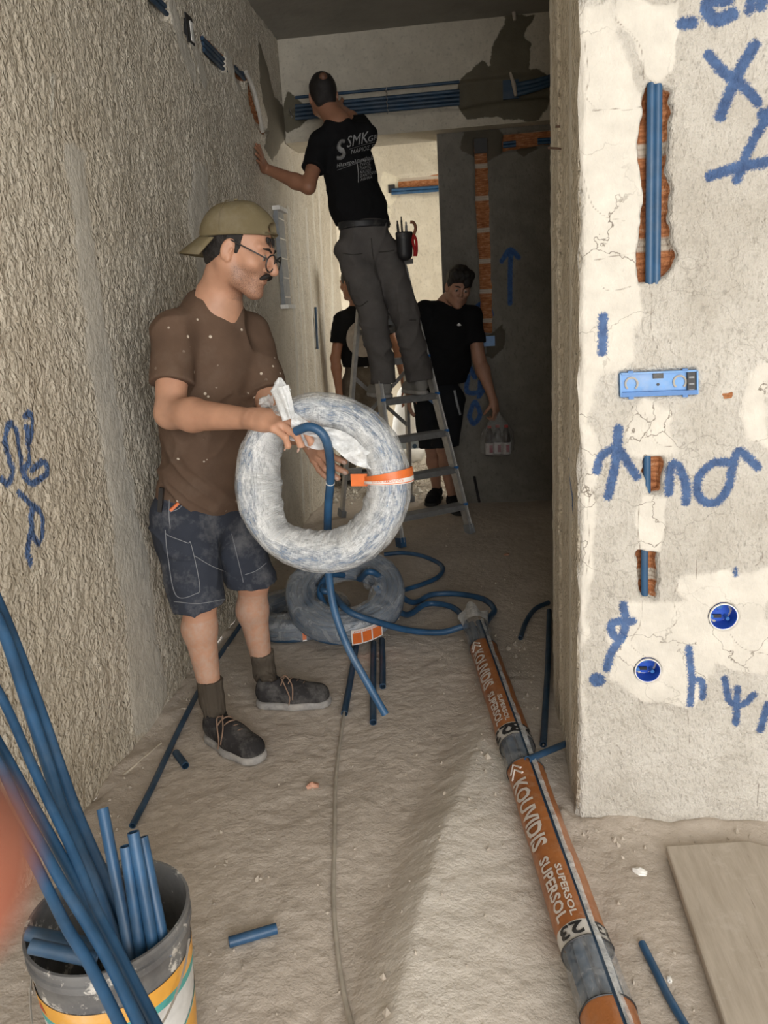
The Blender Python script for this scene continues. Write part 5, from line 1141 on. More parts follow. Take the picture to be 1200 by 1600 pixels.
def shirt_ops(T, J, k=1.0, cr=0.112, wr=0.125, cs=1.42, ws=1.32, sleeve=0.62, sr=(0.073, 0.068), hem=None, hemn=(0, 0, -1), neckr=0.062, fold_amp=0.007, seed=0, low=0.0):
    lat = unit(J['shL']-J['shR'])
    lf = J.get('lift', 0.0)
    T.rc(J['neck']-unit(J['neck']-J['chest'])*0.045, J['chest'], 0.082*k, 0.100*k, 0.05, n=lat, sc=1.15)
    if lf: T.rc(J['neck']+A3(-0.045, 0, 0.0), J['neck']+A3(-0.03, 0, -0.11), 0.052, 0.085, 0.05)
    T.rc(J['chest'], J['belly'], cr*k, wr*k, 0.05, n=lat, sc=cs); T.rc(J['belly'], J['pelvis']+A3(0, 0, low), wr*k, wr*k, 0.05, n=lat, sc=ws)
    for s in 'LR':
        T.rc(J['neck']+(J['sh'+s]-J['neck'])*0.18-A3(lf*0.8, 0, 0.030-lf*0.5), J['sh'+s], 0.052*k, 0.056*k, 0.05)
        e = J['sh'+s]+(J['el'+s]-J['sh'+s])*sleeve; ad = unit(J['el'+s]-J['sh'+s])
        T.rc(J['sh'+s], e+ad*0.1, sr[0]*k*0.90, sr[1]*k*1.04, 0.035, cut=[(e, ad)])
        T.rc(J['sh'+s]+ad*sleeve*0.15, e+ad*0.08, 0.050*k, 0.050*k, 0.006, mode='s', cut=[(e-ad*0.05, -ad)]) if False else None
    T.warp(fold(J.get('fold', A3(0.4, 0.2, 1)), 58, fold_amp, seed))
    up = unit(J['neck']-J['chest']); T.rc(J['neck']+up*0.040, J['headC'], neckr*k, 0.085*k, 0.008, mode='s')
    T.plane(hem if hem is not None else J['pelvis'], hemn, 0.004)
def mid(a_, b_, t=0.5): return a_+(b_-a_)*t

# ------------------------------------------------------------------ 1. the man in the cap
J = dict(shR=pj(272, 520, 2.34), shL=pj(390, 518, 2.60), elR=pj(266, 646, 2.22), wrR=pj(402, 655, 2.03), elL=pj(432, 668, 2.46), wrL=pj(482, 682, 2.25),
         hipR=pj(284, 806, 2.42), hipL=pj(348, 806, 2.58), knR=pj(314, 928, 2.36), knL=pj(396, 906, 2.60), anR=pj(331, 1092, 2.35), anL=pj(413, 1050, 2.66))
J['neck'] = pj(338, 478, 2.46); J['chest'] = mid(J['shR'], J['shL'])+A3(0.0, 0, -0.10); J['pelvis'] = mid(J['hipR'], J['hipL'])+A3(0, 0, 0.06)
J['belly'] = mid(J['chest'], J['pelvis'], 0.5)+A3(0.02, -0.01, 0); J['fold'] = A3(0.8, 0, 0.6); J['calf'] = A3(-0.9, 0.3, 0)
HC = pj(375, 396, 2.42); J['headC'] = HC; hf = unit(A3(math.cos(rd(20))*math.cos(rd(5)), -math.cos(rd(20))*math.sin(rd(5)), -math.sin(rd(20)))); HR = rotm(hf, (0, 0.03, 1))
feet1 = A3(mid(J['anR'], J['anL'])[0], mid(J['anR'], J['anL'])[1], 0)
man1 = empty('person', feet1, 'person in backwards olive cap, glasses and brown t-shirt, holding the big white coil', 'person')
B = SDF(); HK = 1.02
HT = head_ops(B, HC, HR, HK, J['neck'], 0.058); limbs(B, J, 1.0, arm=1.10)
J['lift'] = 0.030
B.rc(HT(0.100, 0, 0.012), HT(0.119, 0, -0.022), 0.0075, 0.0105, 0.012); B.el(HT(0.112, 0, -0.027), HR, (0.010, 0.012, 0.008), 0.008)
B.rc(HT(0.099, -0.010, -0.054), HT(0.099, 0.010, -0.054), 0.0042, 0.0042, 0.003, mode='s')
for s in (-1, 1): B.rc(HT(-0.02, s*0.05, -0.04), J['neck']+HR[:, 0]*0.045+HR[:, 1]*s*0.012, 0.014, 0.010, 0.03)
B.rc(J['neck']-A3(0, 0, 0.0), mid(J['shR'], J['shL'])+HR[:, 0]*0.03, 0.065, 0.06, 0.04)
dR = unit(pj(470, 664, 1.965)-J['wrR'])
tR, fR = hand_ops(B, J['wrR'], dR, A3(0.1, 0.35, -1), A3(0.2, -0.2, 1), [(0.30, 0.8, 0.5), (0.42, 0.85, 0.5), (0.52, 0.85, 0.5), (0.62, 0.85, 0.5)], 0.03, 1.10, thumb=((0.6, 0.6, 0.35), (0.85, 0.15, 0.45)))
dL = unit(pj(512, 736, 2.14)-J['wrL'])
tL, fL = hand_ops(B, J['wrL'], dL, A3(0.5, 0.8, 0.0), A3(1, -0.3, 0.35), [(0.15, 0.45, 0.3), (0.25, 0.4, 0.3), (0.2, 0.35, 0.25), (0.15, 0.3, 0.2)], 0.16, 1.0, thumb=((0.45, 0.9, 0.1), (0.8, 0.6, 0.25)))
def stub(v):
    q = ((v-HC) @ HR)/HK; f_ = np.clip((q[:, 0]-0.002)/0.02, 0, 1)*np.clip((-0.020-q[:, 2])/0.02, 0, 1)*(np.abs(q[:, 0]) < 0.2)*(q[:, 2] > -0.135)*(np.abs(q[:, 1]) < 0.09)
    f_ *= 1-np.exp(-((q[:, 2]+0.053)/0.010)**2-(q[:, 1]/0.022)**2)
    du = np.clip((v[:, 2] < 0.45)*0.5, 0, 1); return {'stubble': f_*0.8, 'dusty': du}
M['skin1'] = skin_mat('fair_skin', (0.53, 0.285, 0.185), (0.10, 0.06, 0.045))
def box_of(pts, pad): P = np.array(pts); return P.min(0)-pad, P.max(0)+pad
hb = box_of([HC], 0.15); hb[0][2] -= 0.10
lt = box_of([J['chest'], J['pelvis'], J['hipR'], J['hipL'], J['shR'], J['shL']], 0.09)
regs = [(hb[0], hb[1], 0.0028), (*box_of([J['elR'], J['shR']+A3(0, 0, -0.05)], 0.065), 0.006), (*box_of([J['elR'], J['wrR']+dR*0.19], 0.058), 0.0030), (*box_of([J['shL']-A3(0, 0, 0.08), J['elL'], J['wrL']], 0.06), 0.006), (*box_of([J['wrL'], J['wrL']+dL*0.2], 0.075), 0.0032),
        (*box_of([J['knR']+A3(0, 0, 0.10), J['anR']], 0.08), 0.006), (*box_of([J['knL']+A3(0, 0, 0.10), J['anL']], 0.08), 0.006), (lt[0], lt[1], 0.014)]
body1 = B.obj('body', 0.006, M['skin1'], man1, regs, stub)
nail = simple('fingernail', (0.62, 0.42, 0.34), 0.3, bump=0)
def nails(tips, fr, root_):
    d_, n_, t_ = fr
    for q, dd, r in tips:
        nn = unit(-n_+dd*(n_ @ dd)); b = MB(); R_ = np.stack([dd, np.cross(nn, dd), nn], 1)
        b.lathe([(0.001, r*1.04), (r*0.45, r*1.0), (r*0.62, r*0.86)], q-dd*0.002, 12, np.stack([R_[:, 1], R_[:, 0]*1.15, R_[:, 2]], 1)); keep(b.build('fingernail', nail), root_)
nails(tR[:4], fR, man1); nails(tL, fL, man1)
eyes(man1, HT, HR, HK); brows(man1, HT, M['hair'], -0.002)
# hair: back of the head below the cap, sideburn
Hh = SDF(); Hh.el(HT(-0.018, 0, 0.030), HR, A3(0.100, 0.0795, 0.090)*HK, 0.01); Hh.rc(HT(-0.075, 0.03, -0.015), HT(-0.075, -0.03, -0.015), 0.026, 0.026, 0.02)
Hh.rc(HT(-0.045, 0.045, -0.02), HT(-0.075, 0.02, -0.040), 0.022, 0.02, 0.02); Hh.rc(HT(-0.045, -0.045, -0.02), HT(-0.075, -0.02, -0.040), 0.022, 0.02, 0.02)
Hh.plane(HT(-0.020, 0, -0.005), HR @ unit(A3(0.80, 0, -0.45)), 0.008)
for s in (-1, 1): Hh.rc(HT(0.008, s*0.068, 0.050), HT(0.013, s*0.0695, 0.004), 0.017, 0.0075, 0.006, n=HR[:, 1], sc=0.42)
for y_ in (-0.035, -0.02, 0.0, 0.018): Hh.rc(HT(0.083, y_, 0.064), HT(0.093, y_*1.05, 0.042), 0.0045, 0.002, 0.003)
Hh.warp(lambda P: -0.0022*noise(P[:, 0]*120, P[:, 1]*120, P[:, 2]*60, 2))
Hh.obj('hair', 0.0030, M['hair'], man1)
for s in (-1, 1):
    b = MB(); b.tube(spline([HT(0.105, s*0.001, -0.037), HT(0.103, s*0.014, -0.0395), HT(0.089, s*0.031, -0.052)], 6), [0.0068]*6+[0.0076]*4+[0.006, 0.005, 0.003][:3], 10); keep(b.build('moustache', M['hair']), man1)
# cap, worn back to front, sitting level on the bowed head
chf = unit(A3(math.cos(rd(5)), -math.sin(rd(5)), -0.04)); CR_ = rotm(chf, (0.0, 0.03, 1)); c0_ = HT(-0.020, 0, 0.050); CT = lambda x, y, z: c0_+CR_ @ (A3(x, y, z)*HK)
Cp = SDF(); Cp.el(CT(0, 0, 0.0), CR_, A3(0.114, 0.090, 0.094)*HK, 0.01); Cp.rc(CT(0.03, 0, 0.02), CT(0.07, 0, -0.002), 0.06, 0.04, 0.03)
Cp.warp(lambda P: -0.0035*noise(P[:, 0]*16, P[:, 1]*16, P[:, 2]*16, 4))
Cp.plane(CT(0, 0, -0.010), CR_ @ A3(0.0, 0, -1), 0.003); Cp.el(HT(-0.016, 0, 0.042), HR, A3(0.100, 0.080, 0.090)*HK, 0.003, 's')
Cp.el(CT(0.108, 0, 0.006), CR_, (0.030, 0.036, 0.022), 0.004, 's')
M['cap'] = cloth_mat('olive_cap_cloth', (0.165, 0.135, 0.078), 0.15)
cap = Cp.obj('cap', 0.0034, M['cap'], man1)
rows = []
for i in range(15):
    an = rd(-68)+rd(136)*i/14; row = []
    for j in range(7):
        r = j/6; x = -(0.108*math.cos(an)+0.076*r*math.cos(an*0.7)); y = 0.088*math.sin(an)*(1-0.06*r); z = -0.004-0.046*r-0.012*(y/0.08)**2
        row.append(CT(x, y, z))
    rows.append(row)
vr = sheet(rows, 'visor', M['cap'], man1); so = vr.modifiers.new('thick', 'SOLIDIFY'); so.thickness = 0.005; vr.parent = cap; vr.matrix_parent_inverse = Matrix.Identity(4)
b = MB(); b.tube([CT(0.113*math.cos(an), 0.090*math.sin(an), -0.004) for an in np.linspace(rd(-30), rd(30), 11)], 0.009, 8, up=(0, 0, 1), ry=0.35); st = b.build('strap', M['cap']); st.parent = cap
b = MB(); b.tube([CT(0, 0, 0.094), CT(0, 0, 0.100)], 0.006, 10); bt = b.build('button', M['cap']); bt.parent = cap
for s in (-1, 1): b = MB(); b.tube([CT(-0.114*math.cos(q)*0.0+0.0-0.02, s*0.0+s*0.0905*math.cos(q), 0.095*math.sin(q)) for q in np.linspace(0, 1.5, 10)], 0.0012, 5); o = b.build('panel_seam', M['cap']); o.parent = cap
# glasses
M['frame'] = simple('dark_spectacle_frame', (0.03, 0.028, 0.028), 0.3, bump=0)
tg = NT('lens_glass'); tg.fin((0.9, 0.9, 0.9), 0.05); tg.b.inputs['Transmission Weight'].default_value = 1.0; tg.b.inputs['IOR'].default_value = 1.02; M['lens'] = tg.m
for s in (-1,): pass
gb = MB(); ls = MB()
for s in (-1, 1):
    c = HT(0.113, s*0.034, -0.001); pts = [c+HR[:, 1]*(0.0275*math.cos(a_)*HK)+HR[:, 2]*(0.0245*math.sin(a_)*HK)-HR[:, 0]*0.006*abs(math.cos(a_))*(1 if math.cos(a_)*s > 0 else 0) for a_ in np.linspace(0, 2*math.pi, 29)]
    gb.tube(pts, 0.0024, 8, caps=False); ls.add([c]+pts[:-1], [(0, i+1, (i+1) % 28+1) for i in range(28)])
    gb.tube([HT(0.106, s*0.056, 0.008), HT(0.085, s*0.072, 0.014), HT(0.03, s*0.081, 0.024), HT(-0.005, s*0.081, 0.030)], 0.0022, 8)
gb.tube([HT(0.114, -0.010, 0.006), HT(0.117, 0, 0.009), HT(0.114, 0.010, 0.006)], 0.0018, 8)
go = keep(gb.build('glasses', M['frame']), man1); lo_ = ls.build('lens', M['lens'], smooth=False); lo_.parent = go
# t-shirt
T1 = SDF(); hp = pj(292, 786, 2.42)
shirt_ops(T1, J, 1.0, 0.108, 0.122, 1.50, 1.42, 0.66, (0.072, 0.070), hem=hp+A3(0, 0, -0.005), hemn=A3(-0.40, 0.0, -1), neckr=0.060, fold_amp=0.0115, seed=1, low=-0.02)
M['brown'] = cloth_mat('brown_tshirt', (0.125, 0.080, 0.056), 0.12, (0.3, 0.24, 0.19), spots=True)
ts = T1.obj('t_shirt', 0.0055, M['brown'], man1)
# shorts
T2 = SDF(); lat = unit(J['shL']-J['shR'])
T2.rc(J['pelvis']+A3(0, 0, 0.06), J['pelvis']-A3(0, 0, 0.06), 0.112, 0.118, 0.04, n=lat, sc=1.28)
for s, hy in (('R', pj(315, 948, 2.33)), ('L', pj(402, 912, 2.57))):
    k2 = hy-A3(0, 0, 0.05); T2.rc(J['hip'+s], k2, 0.108, 0.088, 0.03, cut=[(hy, (0.05, 0, -1))])
T2.warp(fold((0.5, 0.2, 1), 46, 0.0085, 20)); T2.plane(hp+A3(0, 0, 0.10), (0, 0, 1), 0.004)
M['navy'] = cloth_mat('dusty_navy_work_shorts', (0.040, 0.046, 0.062), 0.55, (0.24, 0.24, 0.25))
sh = T2.obj('shorts', 0.0055, M['navy'], man1)
M['stitch'] = simple('grey_stitching', (0.26, 0.27, 0.29), 0.9, bump=0)
bvS = BVHTree.FromPolygons([v.co for v in sh.data.vertices], [p.vertices for p in sh.data.polygons])
def on_mesh(bv_, px, py, off=0.002):
    d = unit(ray(px, py)); h_ = bv_.ray_cast(V(O3), V(d))[0]; return None if h_ is None else np.array(h_)-d*off
def stitch_line(pts, nm='stitching', m='stitch', r=0.0013, bv_=None, parent=sh):
    P = [on_mesh(bv_ or bvS, *p) for p in pts]; P = [p for p in P if p is not None]
    if len(P) < 2: return
    b = MB(); b.tube(spline(P, 4), r, 5); o = b.build(nm, M[m]); o.parent = parent
def dense(pts, n=8): return [tuple(p[:2]) for p in spline([(x, y, 0) for x, y in pts], n)]
for L_0 in ([(258, 828), (262, 836), (292, 848), (299, 852), (312, 915), (305, 928), (275, 930), (262, 868), (258, 828)], [(303, 868), (330, 884), (352, 893)], [(272, 940), (310, 943), (352, 936)], [(292, 762), (293, 778), (280, 794), (266, 800)], [(266, 752), (264, 800), (266, 826)], [(362, 834), (378, 900), (380, 910)], [(383, 898), (400, 892), (416, 880)]):
    stitch_line(dense(L_0))
stitch_line(dense([(266, 798), (272, 793), (279, 786)]), 'red_tag', 'tape_o', 0.006)
b = MB(); q_ = on_mesh(bvS, 262, 790, 0.004); M['red'] = simple('red_plastic', (0.45, 0.02, 0.02), 0.4)
b.box(q_+A3(-0.02, 0, 0.02), (0.014, 0.014, 0.08), frame((0.2, 0, 1))); o = b.build('tool_loop', M['frame']); o.parent = sh
# socks and shoes
M['sock'] = cloth_mat('brown_grey_sock', (0.085, 0.07, 0.055), 0.2, (0.3, 0.27, 0.22)); M['shoe'] = cloth_mat('dusty_black_shoe', (0.035, 0.033, 0.034), 0.6, (0.22, 0.21, 0.20)); M['sole'] = simple('grey_sole', (0.30, 0.29, 0.28), 0.8, var=0.3, dust=0.5); M['lace'] = simple('tan_lace', (0.26, 0.17, 0.12), 0.9)
for s, hl, to, sk in (('R', (328, 1152), (398, 1190), (324, 1062)), ('L', (402, 1102), (517, 1100), (408, 1016))):
    h_ = fl(*hl); t_ = fl(*to); h_[2] = fz(h_[0], h_[1])-0.001; d_ = unit(A3(t_[0]-h_[0], t_[1]-h_[1], 0))
    shoe(man1, h_-d_*0.0, d_, M['shoe'], M['sole'], M['lace'], 0.285, True)
    K = SDF(); an = h_+d_*0.055+A3(0, 0, 0.10); top = pj(sk[0], sk[1], J['an'+s][1]); ax_ = unit(J['kn'+s]-J['an'+s]); top = J['an'+s]+ax_*((top-J['an'+s])[2]/ax_[2])
    K.rc(an-A3(0, 0, 0.02), J['an'+s], 0.037, 0.040, 0.02); K.rc(J['an'+s], top+ax_*0.03, 0.040, 0.047, 0.02, cut=[(top, ax_)])
    K.warp(lambda P: -0.0016*np.sin(np.arctan2(P[:, 1]-an[1], P[:, 0]-an[0])*34)); K.obj('sock', 0.0042, M['sock'], man1)
b = MB(); R_ = frame(dL); b.tube([J['wrL']+dL*0.012+(R_[:, 0]*math.cos(q)*0.028+R_[:, 1]*math.sin(q)*0.031) for q in np.linspace(0, 2*math.pi, 25)], 0.0055, 8, ry=1.4); keep(b.build('bracelet', M['black']), man1)

# ------------------------------------------------------------------ 2. the man on the ladder, seen from behind
p4, q4 = STEP[3]
def steppt(t, z=0.0, back=0.0): return p4+(q4-p4)*t+A3(0, 0, z)+fwd*back
J = dict(shL=pj(500, 222, 4.88), shR=pj(570, 211, 4.99), elL=pj(482, 292, 4.72), wrL=pj(412, 262, 4.84), elR=pj(556, 192, 5.28), wrR=pj(530, 168, 5.44),
         hipL=pj(551, 392, 4.78), hipR=pj(596, 390, 4.86), knL=pj(584, 492, 4.72), knR=pj(632, 490, 4.80), anL=pj(600, 597, 4.80), anR=pj(656, 592, 4.90))
J['neck'] = pj(528, 192, 4.93); J['chest'] = mid(J['shL'], J['shR'])+A3(0.01, 0, -0.13); J['pelvis'] = mid(J['hipL'], J['hipR'])+A3(0, 0, 0.06); J['belly'] = mid(J['chest'], J['pelvis'], 0.55)
HC = pj(505, 152, 4.98); J['headC'] = HC; HR = rotm(A3(-0.30, 0.92, 0.22), (-0.08, 0, 1)); J['wrL'] = J['wrL']
man2 = empty('person', A3((p4+q4)[0]/2, (p4+q4)[1]/2, p4[2]), 'person in black printed t-shirt and grey trousers, standing on the ladder, seen from behind', 'person')
B = SDF(); HT = head_ops(B, HC, HR, 1.0, J['neck'], 0.060); limbs(B, J, 1.0)
hw = atx(402, 222, LX+0.045); dH = unit(hw-J['wrL']); tH, fH = hand_ops(B, J['wrL'], dH, A3(-1, 0.1, 0), A3(0, 1, 0.4), [(0.1, 0.2, 0.1)]*4, 0.14, 1.0, thumb=((0.6, 0.7, 0.1), (0.8, 0.5, 0.1)))
hand_ops(B, J['wrR'], A3(-0.6, 0.5, 0.5), A3(0, 1, -0.3), A3(0, 0, 1), [(0.3, 0.7, 0.4)]*4, 0.05)
M['skin2'] = skin_mat('tanned_skin', (0.36, 0.17, 0.10))
hb = box_of([HC], 0.15); hb[0][2] -= 0.08
regs = [(hb[0], hb[1], 0.0045), (*box_of([J['shL'], J['elL'], J['wrL']], 0.06), 0.007), (*box_of([J['wrL'], J['wrL']+dH*0.2], 0.06), 0.0042), (*box_of([J['shR'], J['elR'], J['wrR']], 0.13), 0.008), (*box_of([J['chest'], J['pelvis'], J['hipL'], J['anL'], J['anR'], J['knR']], 0.09), 0.016)]
B.obj('body', 0.006, M['skin2'], man2, regs)
Hh = SDF(); Hh.el(HT(-0.018, 0, 0.040), HR, A3(0.099, 0.080, 0.094), 0.01); Hh.rc(HT(-0.07, 0.03, -0.02), HT(-0.07, -0.03, -0.02), 0.030, 0.030, 0.03); Hh.plane(HT(0.045, 0, 0.03), HR @ unit(A3(1, 0, -0.5)), 0.01)
Hh.warp(lambda P: -0.002*noise(P[:, 0]*110, P[:, 1]*110, P[:, 2]*110, 2)); Hh.obj('hair', 0.005, M['hair'], man2)
b = MB(); b.el = None
bs = SDF(); bs.el(HT(-0.078, 0, 0.100), HR, (0.030, 0.026, 0.026), 0.01); bs.obj('bald_spot', 0.004, skin_mat('scalp', (0.16, 0.075, 0.045)), man2)
T1 = SDF(); shirt_ops(T1, J, 1.0, 0.112, 0.118, 1.42, 1.35, 0.62, (0.074, 0.070), hem=pj(570, 352, 4.8), hemn=A3(-0.05, 0, -1), neckr=0.062, fold_amp=0.009, seed=5)
M['blackshirt'] = cloth_mat('black_tshirt', (0.010, 0.010, 0.011), 0.0)
ts = T1.obj('t_shirt', 0.007, M['blackshirt'], man2)
bvT = BVHTree.FromPolygons([v.co for v in ts.data.vertices], [p.vertices for p in ts.data.polygons]); M['print'] = simple('grey_print', (0.34, 0.34, 0.34), 0.7, bump=0)
def back_text(txt, px, py, hpx, rot=0.0, mm='print', wide=1.0, nm='printed_text'):
    """letters printed on the back of the shirt, baseline starting at a point of the photo"""
    v, f = text_geo(txt, 1.0) if isinstance(txt, str) else txt; out = []
    for x, y in v:
        X_, Y_ = x*hpx*wide, y*hpx; c_, s_ = math.cos(rot), math.sin(rot); out.append(on_mesh(bvT, px+X_*c_+Y_*s_*0.0+Y_*0.12, py-X_*s_-Y_*c_, 0.004))
    f = [q for q in f if all(out[i] is not None for i in q)]; out = [np.zeros(3) if q is None else q for q in out]
    o = mkobj(nm, out, f, M[mm], None, smooth=False); o.parent = ts
rt = rd(14)
back_text('SMK', 541, 231, 27, rt, wide=0.68); back_text('GR', 574, 222, 13, rt); back_text('ΜΑΡΙΟΣ ΣΥΡ', 548, 241, 9.5, rt, wide=0.82)
back_text('Ηλεκτρολογικές Εγκ', 526, 262, 8.5, rt, wide=0.80)
for i, w_ in enumerate(('ΜΥΚΟΝΟΣ', 'ΣΥΡΟΣ', 'ΠΑΡΟΣ', 'ΝΑΞΟΣ', 'ΣΑΝΤΟΡΙΝΗ', 'ΑΘΗΝΑ')): back_text(w_, 561+i*0.4, 255+i*5.6, 6.6, rt, wide=0.8)
def bar2(pts, w_, nm='printed_line'):
    P = [on_mesh(bvT, *p, 0.004) for p in dense(pts, 6)]; P = [p for p in P if p is not None]
    if len(P) > 1: b = MB(); b.tube(P, w_, 6, ry=0.4); o = b.build(nm, M['print']); o.parent = ts
bar2([(546, 233), (566, 227), (585, 222)], 0.003); bar2([(527, 266), (543, 260), (558, 255)], 0.003); bar2([(558, 255), (560, 270), (560, 285)], 0.0025)
bar2([(538, 221), (532, 222), (529, 230), (532, 235), (536, 237), (537, 243), (533, 247), (527, 247)], 0.026, 'printed_logo')
T2 = SDF(); lat = unit(J['shR']-J['shL'])
T2.rc(J['pelvis']+A3(0, 0, 0.05), J['pelvis']-A3(0, 0, 0.05), 0.112, 0.120, 0.04, n=lat, sc=1.30)
for s in 'LR':
    T2.rc(J['hip'+s], J['kn'+s], 0.104, 0.086, 0.03); T2.rc(J['kn'+s], J['an'+s], 0.085, 0.082, 0.03, cut=[(J['an'+s]+A3(0, 0, -0.01), (0, 0, -1))])
T2.warp(fold((0.3, 0, 1), 46, 0.015, 9)); T2.plane(pj(570, 352, 4.8)+A3(0, 0, 0.03), (0, 0, 1), 0.004)
M['greytr'] = cloth_mat('grey_work_trousers', (0.115, 0.105, 0.100), 0.3, (0.19, 0.18, 0.17))
tr = T2.obj('trousers', 0.007, M['greytr'], man2)
bvP = BVHTree.FromPolygons([v.co for v in tr.data.vertices], [p.vertices for p in tr.data.polygons]); M['darkst'] = simple('dark_seam', (0.05, 0.045, 0.04), 0.9, bump=0)
for L_0 in ([(536, 396), (552, 398), (566, 396)], [(592, 394), (605, 393), (616, 391)], [(580, 372), (583, 400), (590, 430)], [(545, 440), (550, 470), (562, 478), (575, 470)], [(640, 500), (650, 500)]): stitch_line(dense(L_0), 'seam', 'darkst', 0.003, bvP, tr)
b = MB(); wc = pj(569, 352, 4.82); lat2 = unit(J['hipR']-J['hipL']); fw2 = np.cross(A3(0, 0, 1), lat2)
b.tube([wc+(lat2*0.158*math.cos(q)+fw2*0.122*math.sin(q))+A3(0, 0, 0.008*math.cos(q)) for q in np.linspace(0, 2*math.pi, 41)], 0.007, 8, ry=3.0, up=(0, 0, 1)) if False else None
bb_ = SDF(); bb_.rc(wc+A3(0, 0, 0.02), wc-A3(0, 0, 0.02), 0.122, 0.122, 0.01, n=lat2, sc=1.28); bb_.plane(wc+A3(0, 0, 0.020), (0, 0, 1)); bb_.plane(wc-A3(0, 0, 0.020), (0, 0, -1)); bb_.obj('belt', 0.006, M['black'], man2)
M['shoe2'] = cloth_mat('grey_canvas_shoe', (0.24, 0.23, 0.215), 0.5, (0.35, 0.33, 0.30))
dsh = unit(fwd*1.0+wdir*0.1)
for s, t_ in (('L', 0.08), ('R', 0.74)):
    h_ = A3(J['an'+s][0], J['an'+s][1], p4[2]+0.006)-dsh*0.06; shoe(man2, h_, dsh, M['shoe2'], M['sole'], M['lace'], 0.285, False, res=0.007)
# tool pouch on the belt with tools
pc = pj(632, 378, 4.78); root = man2
P_ = SDF(); P_.rc(pc+A3(0, 0, 0.05), pc-A3(0, 0, 0.07), 0.042, 0.036, 0.02, n=lat2, sc=1.25); P_.plane(pc+A3(0, 0, 0.055), (0, 0, 1)); po = P_.obj('tool_pouch', 0.006, M['black'], man2)
for dx, hh, mm, rr in ((-0.03, 0.10, 'black', 0.009), (-0.01, 0.12, 'frame', 0.007), (0.012, 0.09, 'greyplastic', 0.009)):
    b = MB(); b.tube([pc+A3(dx, 0, 0.02), pc+A3(dx*1.2, 0, hh)], [rr, rr*0.8], 10); b.tube([pc+A3(dx*1.2, 0, hh), pc+A3(dx*1.2, 0, hh+0.02)], rr*0.5, 8)
    tag(b.build('screwdriver', M[mm]), {'black': 'black-handled screwdriver in the belt pouch of the man on the ladder', 'frame': 'tallest dark screwdriver in the belt pouch of the man on the ladder', 'greyplastic': 'grey-handled tool in the belt pouch of the man on the ladder'}[mm], 'screwdriver')
root = empty('pliers', pc+A3(0.05, 0, 0.0), 'red-handled cable cutter hanging on the belt pouch of the man on the ladder', 'pliers')
for s in (-1, 1): b = MB(); b.tube(spline([pc+A3(0.058, -0.02, 0.035), pc+A3(0.060+s*0.010, -0.02, 0.0), pc+A3(0.064+s*0.006, -0.02, -0.05), pc+A3(0.060+s*0.004, -0.02, -0.085)], 6), 0.008, 8); keep(b.build('handle', M['red']), root)
b = MB(); b.tube(spline([pc+A3(0.058, -0.02, 0.035), pc+A3(0.070, -0.02, 0.07), pc+A3(0.060, -0.02, 0.10), pc+A3(0.040, -0.02, 0.105)], 6), 0.009, 8); keep(b.build('jaw', simple('copper_jaw', (0.28, 0.12, 0.07), 0.4)), root)

# ------------------------------------------------------------------ 3. the young man leaning out of the doorway with a bag
J = dict(shR=pj(664, 486, 5.36), shL=pj(738, 492, 5.42), elL=pj(748, 560, 5.38), wrL=pj(771, 626, 5.32), elR=pj(654, 560, 5.42), wrR=pj(640, 612, 5.36),
         hipR=pj(668, 625, 5.48), hipL=pj(704, 625, 5.50), knR=pj(676, 700, 5.60), knL=pj(694, 700, 5.44), anR=pj(682, 758, 5.74), anL=pj(706, 762, 5.50))
J['neck'] = pj(700, 474, 5.42); J['chest'] = mid(J['shL'], J['shR'])+A3(0, 0, -0.12); J['pelvis'] = mid(J['hipL'], J['hipR'])+A3(0, 0, 0.06); J['belly'] = mid(J['chest'], J['pelvis'], 0.5)
HC = pj(716, 451, 5.34); J['headC'] = HC; HR = rotm(A3(0.20, -0.93, -0.30), (0.18, 0, 1))
J['anL'] = A3(J['anL'][0], J['anL'][1], 0.10); J['anR'] = A3(J['anR'][0], J['anR'][1], 0.10)
man3 = empty('person', A3(J['hipR'][0], 5.6, 0), 'person with dark hair in black t-shirt and shorts, leaning sideways, carrying bottles', 'person')
B = SDF(); HT = head_ops(B, HC, HR, 0.98, J['neck'], 0.056); limbs(B, J, 0.95, arm=1.15)
dB = unit(pj(776, 645, 5.31)-J['wrL']); hand_ops(B, J['wrL'], dB, A3(-0.8, 0.5, 0), A3(0.3, -1, 0.1), [(0.6, 1.1, 0.7)]*4, 0.0, 0.95, thumb=((0.6, 0.4, 0.7), (0.6, 0.0, 0.9)))
hand_ops(B, J['wrR'], A3(-0.1, -0.2, -1), A3(0.8, 0.3, 0), A3(0, -1, 0), [(0.2, 0.4, 0.3)]*4, 0.05, 0.95)
M['skin3'] = skin_mat('olive_skin', (0.42, 0.225, 0.15)); hb = box_of([HC], 0.15); hb[0][2] -= 0.08
regs = [(hb[0], hb[1], 0.0042), (*box_of([J['shL'], J['elL'], J['wrL'], J['wrL']+dB*0.16], 0.06), 0.0055), (*box_of([J['shR'], J['elR'], J['wrR'], J['wrR']-A3(0, 0, 0.17)], 0.06), 0.0065), (*box_of([J['knR']+A3(0, 0, 0.1), J['anR'], J['anL'], J['knL']], 0.08), 0.009), (*box_of([J['chest'], J['pelvis']], 0.16), 0.016)]
B.obj('body', 0.006, M['skin3'], man3, regs); eyes(man3, HT, HR, 0.98); brows(man3, HT, M['hair'])
Hh = SDF(); Hh.el(HT(-0.014, 0, 0.058), HR, (0.104, 0.086, 0.094), 0.01); Hh.plane(HT(0.040, 0, 0.022), HR @ unit(A3(0.75, 0, -1)), 0.012)
